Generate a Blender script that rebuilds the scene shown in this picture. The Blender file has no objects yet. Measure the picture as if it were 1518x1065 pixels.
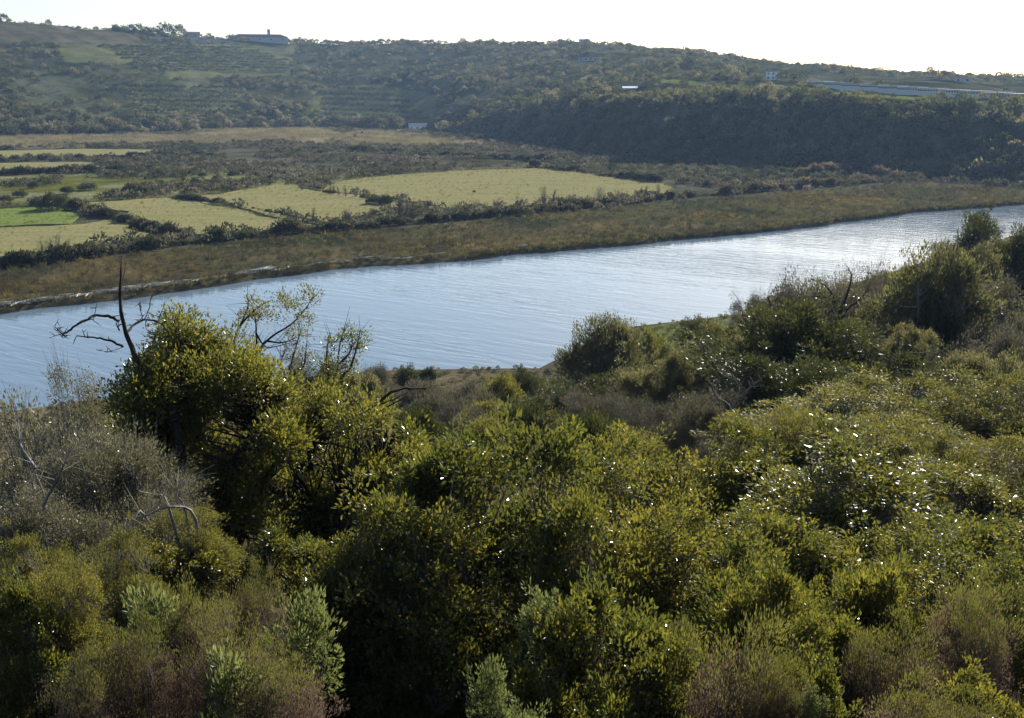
import bpy, math, random
import numpy as np
from mathutils import Vector

# ------------------------------------------------------------------ camera, sky, sun, exposure
S = bpy.context.scene
COL = S.collection
F = 1556.0                       # focal length in pixels of a 1518 x 1065 picture
PITCH = math.radians(14.66)
H = 32.0                         # eye height above the river
cam_d = bpy.data.cameras.new("camera")
cam = bpy.data.objects.new("camera", cam_d)
COL.objects.link(cam)
cam_d.sensor_fit = 'HORIZONTAL'
cam_d.sensor_width = 36.0
cam_d.lens = 36.0 * F / 1518.0
cam_d.clip_start = 0.1
cam_d.clip_end = 20000
cam.location = (0, 0, H)
cam.rotation_euler = (math.radians(90) - PITCH, 0, 0)
S.camera = cam

SUN_EL, SUN_AZ = math.radians(25), math.radians(27)
world = bpy.data.worlds.new("World")
S.world = world
world.use_nodes = True
wn = world.node_tree
bg = wn.nodes['Background']
bg.inputs[1].default_value = 0.08
sky = wn.nodes.new('ShaderNodeTexSky')
sky.sky_type = 'NISHITA'
sky.sun_disc = False
sky.sun_elevation = SUN_EL
sky.sun_rotation = SUN_AZ
sky.air_density = 1.0
sky.dust_density = 0.85
sky.ozone_density = 1.5
wn.links.new(sky.outputs[0], bg.inputs[0])
sun_d = bpy.data.lights.new("sun", 'SUN')
sun_d.energy = 5.0
sun_d.angle = math.radians(0.5)
sun_d.color = (1.0, 0.94, 0.84)
sun = bpy.data.objects.new("sun", sun_d)
COL.objects.link(sun)
sd = Vector((math.sin(SUN_AZ) * math.cos(SUN_EL), math.cos(SUN_AZ) * math.cos(SUN_EL), math.sin(SUN_EL)))
sun.rotation_euler = sd.to_track_quat('Z', 'Y').to_euler()
sun.location = (200, 400, 300)
S.view_settings.view_transform = 'Standard'
S.view_settings.look = 'None'
S.view_settings.gamma = 1.0
S.view_settings.exposure = 0.98
cy = S.cycles
cy.max_bounces = 8
cy.diffuse_bounces = 3
cy.glossy_bounces = 3
cy.transmission_bounces = 4
cy.volume_bounces = 0
cy.transparent_max_bounces = 8
cy.caustics_reflective = False
cy.caustics_refractive = False
cy.sample_clamp_indirect = 4.0
cy.sample_clamp_direct = 12.0
cy.use_denoising = True
cy.denoising_prefilter = 'ACCURATE'

# ------------------------------------------------------------------ numbers
SP, CP = math.sin(PITCH), math.cos(PITCH)

def rays(px, py):
    u = (np.asarray(px, float) - 759.0) / F
    v = (np.asarray(py, float) - 532.5) / F
    return u, CP - v * SP, -SP - v * CP

def at(px, py, Y):
    """a world point Y metres ahead of the camera"""
    a, b, c = rays(px, py)
    t = Y / b
    return np.stack([a * t, b * t, H + c * t], -1)

def on_level(px, py, z):
    a, b, c = rays(px, py)
    t = (z - H) / c
    return np.stack([a * t, b * t, np.full_like(t, z)], -1)

def project(x, y, z):
    X = x
    Yc = y * CP - (z - H) * SP
    Zc = y * SP + (z - H) * CP
    Yc = np.where(Yc < 0.01, 0.01, Yc)
    return 759.0 + F * X / Yc, 532.5 - F * Zc / Yc

def _hash(ix, iy, seed):
    h = (ix.astype(np.int64) * 374761393 + iy.astype(np.int64) * 668265263 + seed * 974634777) & 0xffffffff
    h = ((h ^ (h >> 13)) * 1274126177) & 0xffffffff
    return ((h ^ (h >> 16)) & 0xffff) / 65535.0

def noise(x, y, s, seed=0):
    x = np.asarray(x, float) / s
    y = np.asarray(y, float) / s
    ix, iy = np.floor(x), np.floor(y)
    fx, fy = x - ix, y - iy
    fx, fy = fx * fx * (3 - 2 * fx), fy * fy * (3 - 2 * fy)
    a, b = _hash(ix, iy, seed), _hash(ix + 1, iy, seed)
    c, d = _hash(ix, iy + 1, seed), _hash(ix + 1, iy + 1, seed)
    return (a * (1 - fx) + b * fx) * (1 - fy) + (c * (1 - fx) + d * fx) * fy - 0.5

def fbm(x, y, s, seed=0, o=3):
    r, a = 0, 1.0
    for k in range(o):
        r = r + a * noise(x, y, s / 2 ** k, seed + k * 17)
        a *= 0.5
    return r

def inpoly(px, py, poly):
    px, py = np.asarray(px, float), np.asarray(py, float)
    r = np.zeros(px.shape, bool)
    n = len(poly)
    for i in range(n):
        x0, y0 = poly[i]
        x1, y1 = poly[(i + 1) % n]
        if y0 == y1:
            continue
        c = ((y0 > py) != (y1 > py)) & (px < (x1 - x0) * (py - y0) / (y1 - y0) + x0)
        r ^= c
    return r

def line_dist(x, y, pts):
    d = np.full(np.shape(x), 1e9)
    for i in range(len(pts) - 1):
        ax, ay = pts[i]
        bx, by = pts[i + 1]
        vx, vy = bx - ax, by - ay
        t = np.clip(((x - ax) * vx + (y - ay) * vy) / (vx * vx + vy * vy + 1e-9), 0, 1)
        d = np.minimum(d, np.hypot(x - ax - t * vx, y - ay - t * vy))
    return d

# ------------------------------------------------------------------ shape of the land
def world_line(pix, z, left, right):
    p = on_level([a for a, b in pix], [b for a, b in pix], z)[:, :2]
    return np.vstack([[left], p, [right]])

NEAR = world_line([(-300, 640), (0, 612), (300, 575), (560, 550), (700, 547), (800, 546), (850, 520), (885, 497), (930, 485),
                   (1020, 475), (1110, 464), (1250, 425), (1400, 380), (1518, 345), (1700, 312), (2000, 275)], 0.0,
                  (-900, -500), (900, 1300))
FAR = world_line([(-300, 505), (0, 466), (130, 452), (270, 431), (400, 413), (470, 402), (560, 395), (680, 387), (790, 376), (880, 368),
                  (1010, 355), (1150, 343), (1250, 330), (1350, 316), (1518, 303), (1700, 292), (2000, 263)], 0.0,
                 (-900, -380), (900, 1420))

HC = [  # column px : foot row, then (row, metres behind the foot) of the hill's brow, shoulder and crest
    (-700, 206, (155, 50), (90, 190), (26, 350)),
    (0, 204, (165, 45), (90, 190), (30, 360)),
    (100, 201, (165, 45), (90, 190), (38, 360)),
    (200, 199, (165, 50), (95, 200), (47, 370)),
    (320, 193, (165, 45), (100, 195), (57, 375)),
    (480, 190, (165, 45), (110, 195), (64, 390)),
    (600, 192, (150, 90), (100, 220), (63, 400)),
    (750, 208, (162, 45), (112, 210), (63, 450)),
    (870, 224, (150, 36), (112, 200), (61, 480)),
    (1000, 240, (149, 40), (118, 180), (75, 480)),
    (1150, 247, (143, 44), (124, 160), (96, 480)),
    (1300, 258, (153, 46), (133, 150), (109, 480)),
    (1518, 272, (166, 50), (146, 140), (121, 480)),
    (1900, 274, (172, 55), (156, 140), (131, 480)),
    (2400, 274, (172, 55), (156, 140), (131, 480))]
_th, _R, _Z = [], [], []
for px, fy, *pts in HC:
    f = on_level(np.array([px]), np.array([fy]), 1.2)[0]
    th = math.atan2(f[0], f[1])
    r0 = math.hypot(f[0], f[1])
    rr, zz = [r0], [1.2]
    for row, dr in pts:
        a, b, c = rays(px, row)
        rr.append(r0 + dr)
        zz.append(H + c / math.hypot(a, b) * (r0 + dr))
    rr += [rr[-1] + 260, rr[-1] + 700]
    zz += [zz[-1] * 0.72, 2.0]
    _th.append(th); _R.append(rr); _Z.append(zz)
_th, _R, _Z = np.array(_th), np.array(_R), np.array(_Z)
PROF_S = np.array([-50, -6, -1.5, 0, 1.2, 8, 20, 42, 60, 74, 84, 94, 100, 106, 109.5, 112.2, 114.5, 140, 190, 600])
PROF_Z = np.array([-2.2, -1.2, -.35, 0, .30, .75, 2.0, 7.2, 12.3, 16.7, 19.3, 21.9, 23.5, 25.0, 26.4, 29.6, 30.3, 33, 40, 52])

def hill(x, y):
    th = np.arctan2(x, y)
    r = np.hypot(x, y)
    t = np.clip(th, _th[0], _th[-1])
    R = [np.interp(t, _th, _R[:, k]) for k in range(_R.shape[1])]
    Z = [np.interp(t, _th, _Z[:, k]) for k in range(_R.shape[1])]
    z = np.full(np.shape(r), -1.0)
    for k in range(len(R) - 1):
        q = np.clip((r - R[k]) / (R[k + 1] - R[k]), 0, 1)
        if k in (1, 2):
            q = q * 0.6 + 0.4 * q * q * (3 - 2 * q)
        m = (r >= R[k])
        z = np.where(m, Z[k] + (Z[k + 1] - Z[k]) * q, z)
    up = np.clip((r - R[0]) / 60, 0, 1) * np.clip((R[3] + 300 - r) / 300, 0, 1)
    return z, r - R[0], up

def terrain(x, y):
    x, y = np.asarray(x, float), np.asarray(y, float)
    yn = np.interp(x, NEAR[:, 0], NEAR[:, 1])
    yf = np.interp(x, FAR[:, 0], FAR[:, 1])
    dn = line_dist(x, y, NEAR)
    df = line_dist(x, y, FAR)
    near = y < yn
    sn = np.where(near, dn, -dn) + fbm(x, y, 9, 3) * np.clip(dn / 6, .35, 1) * 1.6
    zn = np.interp(sn, PROF_S, PROF_Z) + np.clip(sn / 30, 0, 1) * np.clip((np.hypot(x, y)) / 12, 0, 1) * (fbm(x, y, 16, 5) * .9 + fbm(x, y, 4, 9) * .3 + 2.3 * np.exp(-((y - 11) / 7) ** 2) * np.clip((-x - .8) / 3, 0, 1) - 1.3 * np.exp(-((x + .2) / 1.6) ** 2 - ((y - 9.5) / 3.2) ** 2))
    sf = np.where(y > yf, df, -df) + fbm(x, y, 7, 11) * 1.8 + fbm(x, y, 30, 12) * 2.0
    zf = np.interp(sf, [-60, -5, -1.0, 0, .5, 1.5, 20, 50, 3000], [-2.2, -1.4, -.5, 0.0, .45, .6, .75, 1.0, 1.05])
    hz, hr, up = hill(x, y)
    zf = np.where(hr > 0, np.maximum(hz, zf) + up * (fbm(x, y, 60, 21) * 5.0 + fbm(x, y, 14, 22) * 1.2), zf + np.clip(sf / 30, 0, 1) * fbm(x, y, 12, 23) * .12)
    mid = np.where(dn < df, zn, np.minimum(zf, zn))
    return np.where(near, zn, np.where(y > yf, zf, np.maximum(np.minimum(zn, 0.0), np.minimum(zf, 0.0)) * 0 + np.where(dn < df, zn, zf)))

def tz(x, y):
    return float(terrain(np.array([x]), np.array([y]))[0])

def ground_hit(px, py, r0=60.0, r1=1500.0, step=2.0):
    """where the sight line through a pixel first meets the land"""
    px, py = np.atleast_1d(np.asarray(px, float)), np.atleast_1d(np.asarray(py, float))
    a, b, c = rays(px, py)
    n = np.hypot(a, b)
    rr = np.arange(r0, r1, step)
    X = (a / n)[:, None] * rr
    Y = (b / n)[:, None] * rr
    Zr = H + (c / n)[:, None] * rr
    T = terrain(X.ravel(), Y.ravel()).reshape(X.shape)
    hit = Zr < T
    k = np.where(hit.any(1), hit.argmax(1), -1)
    out = np.full((len(px), 3), np.nan)
    ok = k >= 0
    i = np.arange(len(px))
    out[ok, 0] = X[i, k][ok]; out[ok, 1] = Y[i, k][ok]; out[ok, 2] = T[i, k][ok]
    return out

# ------------------------------------------------------------------ meshes
def make_mesh(name, V, Fc, mats=(), col=None, tint=None, mi=None, smooth=False):
    me = bpy.data.meshes.new(name)
    V = np.asarray(V, np.float32)
    if isinstance(Fc, np.ndarray):
        loops = Fc.ravel().astype(np.int32)
        starts = np.arange(0, Fc.size, Fc.shape[1], dtype=np.int32)
    else:
        parts = [f for f in Fc if len(f)]
        loops = np.concatenate([np.asarray(f).ravel() for f in parts]).astype(np.int32)
        st, o = [], 0
        for f in parts:
            f = np.asarray(f)
            st.append(np.arange(o, o + f.size, f.shape[1])); o += f.size
        starts = np.concatenate(st).astype(np.int32)
    me.vertices.add(len(V)); me.vertices.foreach_set('co', V.ravel())
    me.loops.add(len(loops)); me.loops.foreach_set('vertex_index', loops)
    me.polygons.add(len(starts)); me.polygons.foreach_set('loop_start', starts)
    if mi is not None:
        me.polygons.foreach_set('material_index', np.asarray(mi, np.int32))
    me.polygons.foreach_set('use_smooth', np.full(len(starts), bool(smooth)))
    if col is not None:
        at_ = me.attributes.new('col', 'FLOAT_COLOR', 'POINT')
        c4 = np.ones((len(V), 4), np.float32); c4[:, :3] = col
        at_.data.foreach_set('color', c4.ravel())
    if tint is not None:
        at_ = me.attributes.new('tint', 'FLOAT', 'POINT')
        at_.data.foreach_set('value', np.asarray(tint, np.float32))
    for m in mats:
        me.materials.append(m)
    me.update(calc_edges=True)
    return me

def link(name, me, parent=None, loc=None, **props):
    o = bpy.data.objects.new(name, me)
    COL.objects.link(o)
    if parent is not None:
        o.parent = parent
    if loc is not None:
        o.location = loc
    for k, v in props.items():
        if v is not None:
            o[k] = v
    return o

def thing(name, label, cat, loc, group=None, rz=0.0, scale=(1, 1, 1)):
    o = bpy.data.objects.new(name, None)
    COL.objects.link(o)
    o.empty_display_size = 0.3
    o.location = loc; o.rotation_euler = (0, 0, rz); o.scale = scale
    o['label'] = label; o['category'] = cat
    if group:
        o['group'] = group
    return o

def unit(v):
    return v / (np.linalg.norm(v, axis=-1, keepdims=True) + 1e-9)

def rdir(rng, n):
    return unit(rng.normal(size=(n, 3)))

def leaf_cloud(rng, P, D, L, W, fold=.22):
    """one folded kite-shaped leaf per point"""
    n = len(P)
    D = unit(D)
    side = unit(np.cross(D, rdir(rng, n)))
    nr = np.cross(side, D)
    L = (L * (.65 + .7 * rng.random(n)))[:, None]
    Wd = (W * (.7 + .6 * rng.random(n)))[:, None]
    m = P + D * L * .48 + nr * Wd * fold
    V = np.stack([P, m + side * Wd * .5, P + D * L, m - side * Wd * .5], 1).reshape(-1, 3)
    k = np.arange(n)[:, None] * 4
    Fc = np.stack([k + [0, 1, 2], k + [0, 2, 3]], 1).reshape(-1, 3)
    return V, Fc, np.repeat(rng.random(n), 4)

def cones(P0, P1, r0, r1, sides=4):
    """many straight tapering twigs at once"""
    n = len(P0)
    d = unit(P1 - P0)
    ref = np.where(np.abs(d[:, 2:3]) > .9, np.array([[1., 0, 0]]), np.array([[0, 0, 1.]]))
    a = unit(np.cross(d, ref)); b = np.cross(d, a)
    ang = np.arange(sides) * 2 * math.pi / sides
    ring = a[:, None, :] * np.cos(ang)[None, :, None] + b[:, None, :] * np.sin(ang)[None, :, None]
    r0 = np.broadcast_to(np.asarray(r0, float), (n,))[:, None, None]
    r1 = np.broadcast_to(np.asarray(r1, float), (n,))[:, None, None]
    V = np.concatenate([P0[:, None] + ring * r0, P1[:, None] + ring * r1], 1).reshape(-1, 3)
    k = (np.arange(n) * 2 * sides)[:, None, None]
    j = np.arange(sides); j2 = (j + 1) % sides
    q = np.stack([j, j2, j2 + sides, j + sides], 1)[None]
    return V, (k + q).reshape(-1, 4)

def tube(path, radii, sides=7):
    path = np.asarray(path, float)
    n = len(path)
    V, Fq = [], []
    t = np.gradient(path, axis=0)
    a = None
    for i in range(n):
        d = t[i] / (np.linalg.norm(t[i]) + 1e-9)
        if a is None:
            a = np.cross(d, [0.3, 1, 0.1])
        a = a - d * np.dot(a, d); a /= np.linalg.norm(a) + 1e-9
        b = np.cross(d, a)
        for k in range(sides):
            w = 2 * math.pi * k / sides
            rr = radii[i] * (1 + .18 * math.sin(3 * w + i * 1.7))
            V.append(path[i] + (a * math.cos(w) + b * math.sin(w)) * rr)
    for i in range(n - 1):
        for k in range(sides):
            k2 = (k + 1) % sides
            Fq.append((i * sides + k, i * sides + k2, (i + 1) * sides + k2, (i + 1) * sides + k))
    return np.array(V), np.array(Fq)

def join(parts):
    Vs, Fs, o = [], [], 0
    for V, Fq in parts:
        Vs.append(V); Fs.append(Fq + o); o += len(V)
    return np.concatenate(Vs), np.concatenate(Fs)

def smooth_path(pts, n=4):
    """Catmull-Rom through the points"""
    p = np.asarray(pts, float)
    q = np.vstack([2 * p[0] - p[1], p, 2 * p[-1] - p[-2]])
    out = []
    for i in range(1, len(q) - 2):
        for t in np.arange(n) / n:
            a, b, c, d = q[i - 1], q[i], q[i + 1], q[i + 2]
            out.append(.5 * ((2 * b) + (c - a) * t + (2 * a - 5 * b + 4 * c - d) * t * t + (3 * b - a - 3 * c + d) * t ** 3))
    out.append(p[-1])
    return np.array(out)

def box(x0, x1, y0, y1, z0, z1):
    V = np.array([[x, y, z] for z in (z0, z1) for y in (y0, y1) for x in (x0, x1)], float)
    Fq = np.array([[0, 2, 3, 1], [4, 5, 7, 6], [0, 1, 5, 4], [2, 6, 7, 3], [0, 4, 6, 2], [1, 3, 7, 5]])
    return V, Fq
# ------------------------------------------------------------------ materials
def new_mat(name):
    m = bpy.data.materials.new(name)
    m.use_nodes = True
    nt = m.node_tree
    nt.nodes.clear()
    out = nt.nodes.new('ShaderNodeOutputMaterial')
    return m, nt, out

def N(nt, t, **kw):
    n = nt.nodes.new(t)
    for k, v in kw.items():
        setattr(n, k, v)
    return n

def ramp(nt, fac, stops):
    r = N(nt, 'ShaderNodeValToRGB')
    e = r.color_ramp.elements
    while len(e) < len(stops):
        e.new(.5)
    for i, (p, c) in enumerate(stops):
        e[i].position = p
        e[i].color = (*c, 1)
    nt.links.new(fac, r.inputs[0])
    return r.outputs[0]

def leaf_mat(name, stops, tr, rough=.3, mix=.4, spec=.5, spread=.35):
    """a leaf: glossy on top, letting light through; tr tints what passes through it"""
    m, nt, out = new_mat(name)
    at_ = N(nt, 'ShaderNodeAttribute', attribute_name='tint')
    oi = N(nt, 'ShaderNodeObjectInfo')
    a = N(nt, 'ShaderNodeMath', operation='MULTIPLY_ADD')
    nt.links.new(oi.outputs['Random'], a.inputs[0]); a.inputs[1].default_value = spread; a.inputs[2].default_value = -spread / 2
    s = N(nt, 'ShaderNodeMath', operation='ADD')
    nt.links.new(at_.outputs['Fac'], s.inputs[0]); nt.links.new(a.outputs[0], s.inputs[1])
    c = ramp(nt, s.outputs[0], stops)
    p = N(nt, 'ShaderNodeBsdfPrincipled')
    nt.links.new(c, p.inputs['Base Color'])
    p.inputs['Roughness'].default_value = rough
    p.inputs['Specular IOR Level'].default_value = spec
    mul = N(nt, 'ShaderNodeMix', data_type='RGBA', blend_type='MULTIPLY')
    mul.inputs['Factor'].default_value = 1
    nt.links.new(c, mul.inputs['A']); mul.inputs['B'].default_value = (*tr, 1)
    t = N(nt, 'ShaderNodeBsdfTranslucent')
    nt.links.new(mul.outputs['Result'], t.inputs[0])
    mx = N(nt, 'ShaderNodeMixShader'); mx.inputs[0].default_value = mix
    nt.links.new(p.outputs[0], mx.inputs[1]); nt.links.new(t.outputs[0], mx.inputs[2])
    nt.links.new(mx.outputs[0], out.inputs[0])
    return m

def bark_mat(name, c0, c1, scale=14, rough=.85):
    m, nt, out = new_mat(name)
    tc = N(nt, 'ShaderNodeTexCoord')
    mp = N(nt, 'ShaderNodeMapping'); mp.inputs['Scale'].default_value = (1, 1, .3)
    nt.links.new(tc.outputs['Object'], mp.inputs[0])
    no = N(nt, 'ShaderNodeTexNoise'); no.inputs['Scale'].default_value = scale; no.inputs['Detail'].default_value = 6
    nt.links.new(mp.outputs[0], no.inputs[0])
    c = ramp(nt, no.outputs[0], [(.3, c0), (.7, c1)])
    p = N(nt, 'ShaderNodeBsdfPrincipled'); p.inputs['Roughness'].default_value = rough
    p.inputs['Specular IOR Level'].default_value = .25
    nt.links.new(c, p.inputs['Base Color'])
    b = N(nt, 'ShaderNodeBump'); b.inputs['Strength'].default_value = .6; b.inputs['Distance'].default_value = .02
    nt.links.new(no.outputs[0], b.inputs['Height']); nt.links.new(b.outputs[0], p.inputs['Normal'])
    nt.links.new(p.outputs[0], out.inputs[0])
    return m

def scrub_mat(name, mix=.3, tr=(1.3, 1.25, .8), rough=.6, spec=.15):
    """foliage too far or too small to show its leaves: colour of each plant from its own attribute"""
    m, nt, out = new_mat(name)
    at_ = N(nt, 'ShaderNodeAttribute', attribute_name='col')
    p = N(nt, 'ShaderNodeBsdfPrincipled')
    nt.links.new(at_.outputs['Color'], p.inputs['Base Color'])
    p.inputs['Roughness'].default_value = rough
    p.inputs['Specular IOR Level'].default_value = spec
    mul = N(nt, 'ShaderNodeMix', data_type='RGBA', blend_type='MULTIPLY'); mul.inputs['Factor'].default_value = 1
    nt.links.new(at_.outputs['Color'], mul.inputs['A']); mul.inputs['B'].default_value = (*tr, 1)
    t = N(nt, 'ShaderNodeBsdfTranslucent'); nt.links.new(mul.outputs['Result'], t.inputs[0])
    mx = N(nt, 'ShaderNodeMixShader'); mx.inputs[0].default_value = mix
    nt.links.new(p.outputs[0], mx.inputs[1]); nt.links.new(t.outputs[0], mx.inputs[2])
    nt.links.new(mx.outputs[0], out.inputs[0])
    return m

def plain_mat(name, c, rough=.7, spec=.3, var=.15, scale=3.0):
    m, nt, out = new_mat(name)
    tc = N(nt, 'ShaderNodeTexCoord')
    no = N(nt, 'ShaderNodeTexNoise'); no.inputs['Scale'].default_value = scale; no.inputs['Detail'].default_value = 5
    nt.links.new(tc.outputs['Object'], no.inputs[0])
    cc = ramp(nt, no.outputs[0], [(.3, tuple(x * (1 - var) for x in c)), (.7, tuple(min(1, x * (1 + var)) for x in c))])
    p = N(nt, 'ShaderNodeBsdfPrincipled'); p.inputs['Roughness'].default_value = rough
    p.inputs['Specular IOR Level'].default_value = spec
    nt.links.new(cc, p.inputs['Base Color'])
    nt.links.new(p.outputs[0], out.inputs[0])
    return m

M = {}
M['ever'] = leaf_mat('evergreen_leaf', [(0, (.030, .042, .020)), (.5, (.060, .068, .026)), (1, (.125, .112, .038))], (3.0, 2.75, 1.0), rough=.30, mix=.41, spec=.55)
M['tree'] = leaf_mat('tree_leaf', [(0, (.032, .044, .020)), (.5, (.062, .072, .026)), (1, (.125, .116, .040))], (3.0, 2.7, 1.0), rough=.30, mix=.43, spec=.55)
M['olive'] = leaf_mat('olive_leaf', [(0, (.05, .06, .026)), (.6, (.098, .10, .040)), (1, (.16, .15, .06))], (2.6, 2.35, 1.0), rough=.5, mix=.4, spec=.25)
M['grey'] = leaf_mat('grey_leaf', [(0, (.07, .072, .045)), (.6, (.12, .118, .08)), (1, (.2, .19, .14))], (1.9, 1.8, 1.2), rough=.35, mix=.35, spec=.4)
M['heath'] = leaf_mat('heath_leaf', [(0, (.055, .045, .035)), (.5, (.115, .088, .070)), (1, (.19, .15, .125))], (1.6, 1.4, 1.25), rough=.6, mix=.35, spec=.2)
M['heathtip'] = leaf_mat('heath_tip', [(0, (.06, .068, .026)), (1, (.125, .125, .05))], (2.0, 1.9, .9), rough=.5, mix=.4, spec=.2)
M['dull'] = leaf_mat('dull_heath_leaf', [(0, (.046, .048, .036)), (.5, (.085, .082, .062)), (1, (.14, .13, .10))], (1.7, 1.6, 1.2), rough=.6, mix=.3, spec=.2)
M['greygreen'] = leaf_mat('grey_green_leaf', [(0, (.045, .053, .032)), (.6, (.088, .092, .054)), (1, (.155, .15, .098))], (2.3, 2.1, 1.2), rough=.35, mix=.42, spec=.5)
M['sage'] = leaf_mat('sage_leaf', [(0, (.06, .075, .038)), (.6, (.10, .115, .06)), (1, (.17, .18, .10))], (1.9, 1.9, 1.0), rough=.45, mix=.4, spec=.3)
M['dusky'] = leaf_mat('dusky_leaf', [(0, (.022, .032, .016)), (.6, (.042, .05, .024)), (1, (.085, .085, .04))], (2.2, 2.1, .9), rough=.4, mix=.28, spec=.4)
M['bark'] = bark_mat('bark', (.05, .042, .035), (.16, .135, .11))
M['darkbark'] = bark_mat('dark_bark', (.016, .013, .011), (.05, .041, .034))
M['greybark'] = bark_mat('grey_bark', (.10, .09, .08), (.26, .235, .205))
M['scrub'] = scrub_mat('scrub_foliage', mix=.42, tr=(1.75, 1.65, 1.1))
M['grass'] = scrub_mat('grass_blades', mix=.45, tr=(1.5, 1.4, .8))
M['white'] = plain_mat('white_plaster', (.52, .53, .54))
M['bright'] = plain_mat('whitewash', (.80, .80, .78))
M['cream'] = plain_mat('cream_plaster', (.40, .39, .37))
M['grey_wall'] = plain_mat('grey_wall', (.33, .32, .33))
M['roof'] = plain_mat('roof_tiles', (.22, .15, .12))
M['paleroof'] = plain_mat('pale_roof', (.42, .42, .42), rough=.8)
M['metalroof'] = plain_mat('metal_roof', (.86, .86, .86), rough=.22, spec=.8)
M['glass'] = plain_mat('dark_pane', (.05, .06, .08), rough=.15, spec=.5)
M['frame'] = plain_mat('pole_paint', (.25, .25, .26))
M['drift'] = bark_mat('bleached_wood', (.40, .37, .32), (.68, .64, .57), scale=5)

# ground: colour of each patch from its own attribute, broken up by noise
def ground_mat():
    m, nt, out = new_mat('soil_and_grass')
    at_ = N(nt, 'ShaderNodeAttribute', attribute_name='col')
    geo = N(nt, 'ShaderNodeNewGeometry')
    n1 = N(nt, 'ShaderNodeTexNoise'); n1.inputs['Scale'].default_value = .9; n1.inputs['Detail'].default_value = 9; n1.inputs['Roughness'].default_value = .7
    n2 = N(nt, 'ShaderNodeTexNoise'); n2.inputs['Scale'].default_value = .11; n2.inputs['Detail'].default_value = 5
    for n in (n1, n2):
        nt.links.new(geo.outputs['Position'], n.inputs[0])
    r1 = ramp(nt, n1.outputs[0], [(.3, (.55, .55, .55)), (.7, (1.45, 1.42, 1.35))])
    r2 = ramp(nt, n2.outputs[0], [(.3, (.75, .8, .8)), (.7, (1.25, 1.2, 1.15))])
    a = N(nt, 'ShaderNodeMix', data_type='RGBA', blend_type='MULTIPLY'); a.inputs['Factor'].default_value = 1
    b = N(nt, 'ShaderNodeMix', data_type='RGBA', blend_type='MULTIPLY'); b.inputs['Factor'].default_value = 1
    nt.links.new(at_.outputs['Color'], a.inputs['A']); nt.links.new(r1, a.inputs['B'])
    nt.links.new(a.outputs['Result'], b.inputs['A']); nt.links.new(r2, b.inputs['B'])
    p = N(nt, 'ShaderNodeBsdfDiffuse')
    nt.links.new(b.outputs['Result'], p.inputs['Color'])
    bu = N(nt, 'ShaderNodeBump'); bu.inputs['Strength'].default_value = .7; bu.inputs['Distance'].default_value = .35
    nt.links.new(n1.outputs[0], bu.inputs['Height']); nt.links.new(bu.outputs[0], p.inputs['Normal'])
    nt.links.new(p.outputs[0], out.inputs[0])
    return m
M['ground'] = ground_mat()

def field_mat(name, c0, c1, c2):
    m, nt, out = new_mat(name)
    geo = N(nt, 'ShaderNodeNewGeometry')
    mp = N(nt, 'ShaderNodeMapping'); mp.inputs['Rotation'].default_value = (0, 0, math.radians(28)); mp.inputs['Scale'].default_value = (.35, 1.6, 1)
    nt.links.new(geo.outputs['Position'], mp.inputs[0])
    n1 = N(nt, 'ShaderNodeTexNoise'); n1.inputs['Scale'].default_value = .22; n1.inputs['Detail'].default_value = 8; n1.inputs['Roughness'].default_value = .65
    nt.links.new(mp.outputs[0], n1.inputs[0])
    n2 = N(nt, 'ShaderNodeTexNoise'); n2.inputs['Scale'].default_value = 1.4; n2.inputs['Detail'].default_value = 6
    nt.links.new(geo.outputs['Position'], n2.inputs[0])
    c = ramp(nt, n1.outputs[0], [(.28, c0), (.5, c1), (.72, c2)])
    r2 = ramp(nt, n2.outputs[0], [(.3, (.66, .68, .62)), (.7, (1.3, 1.28, 1.25))])
    a = N(nt, 'ShaderNodeMix', data_type='RGBA', blend_type='MULTIPLY'); a.inputs['Factor'].default_value = 1
    nt.links.new(c, a.inputs['A']); nt.links.new(r2, a.inputs['B'])
    p = N(nt, 'ShaderNodeBsdfDiffuse')
    nt.links.new(a.outputs['Result'], p.inputs['Color'])
    nt.links.new(p.outputs[0], out.inputs[0])
    return m
M['field'] = field_mat('cut_hay_field', (.150, .155, .066), (.205, .195, .092), (.245, .20, .118))
M['field_green'] = field_mat('green_field', (.095, .14, .036), (.135, .17, .048), (.18, .185, .07))

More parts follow.
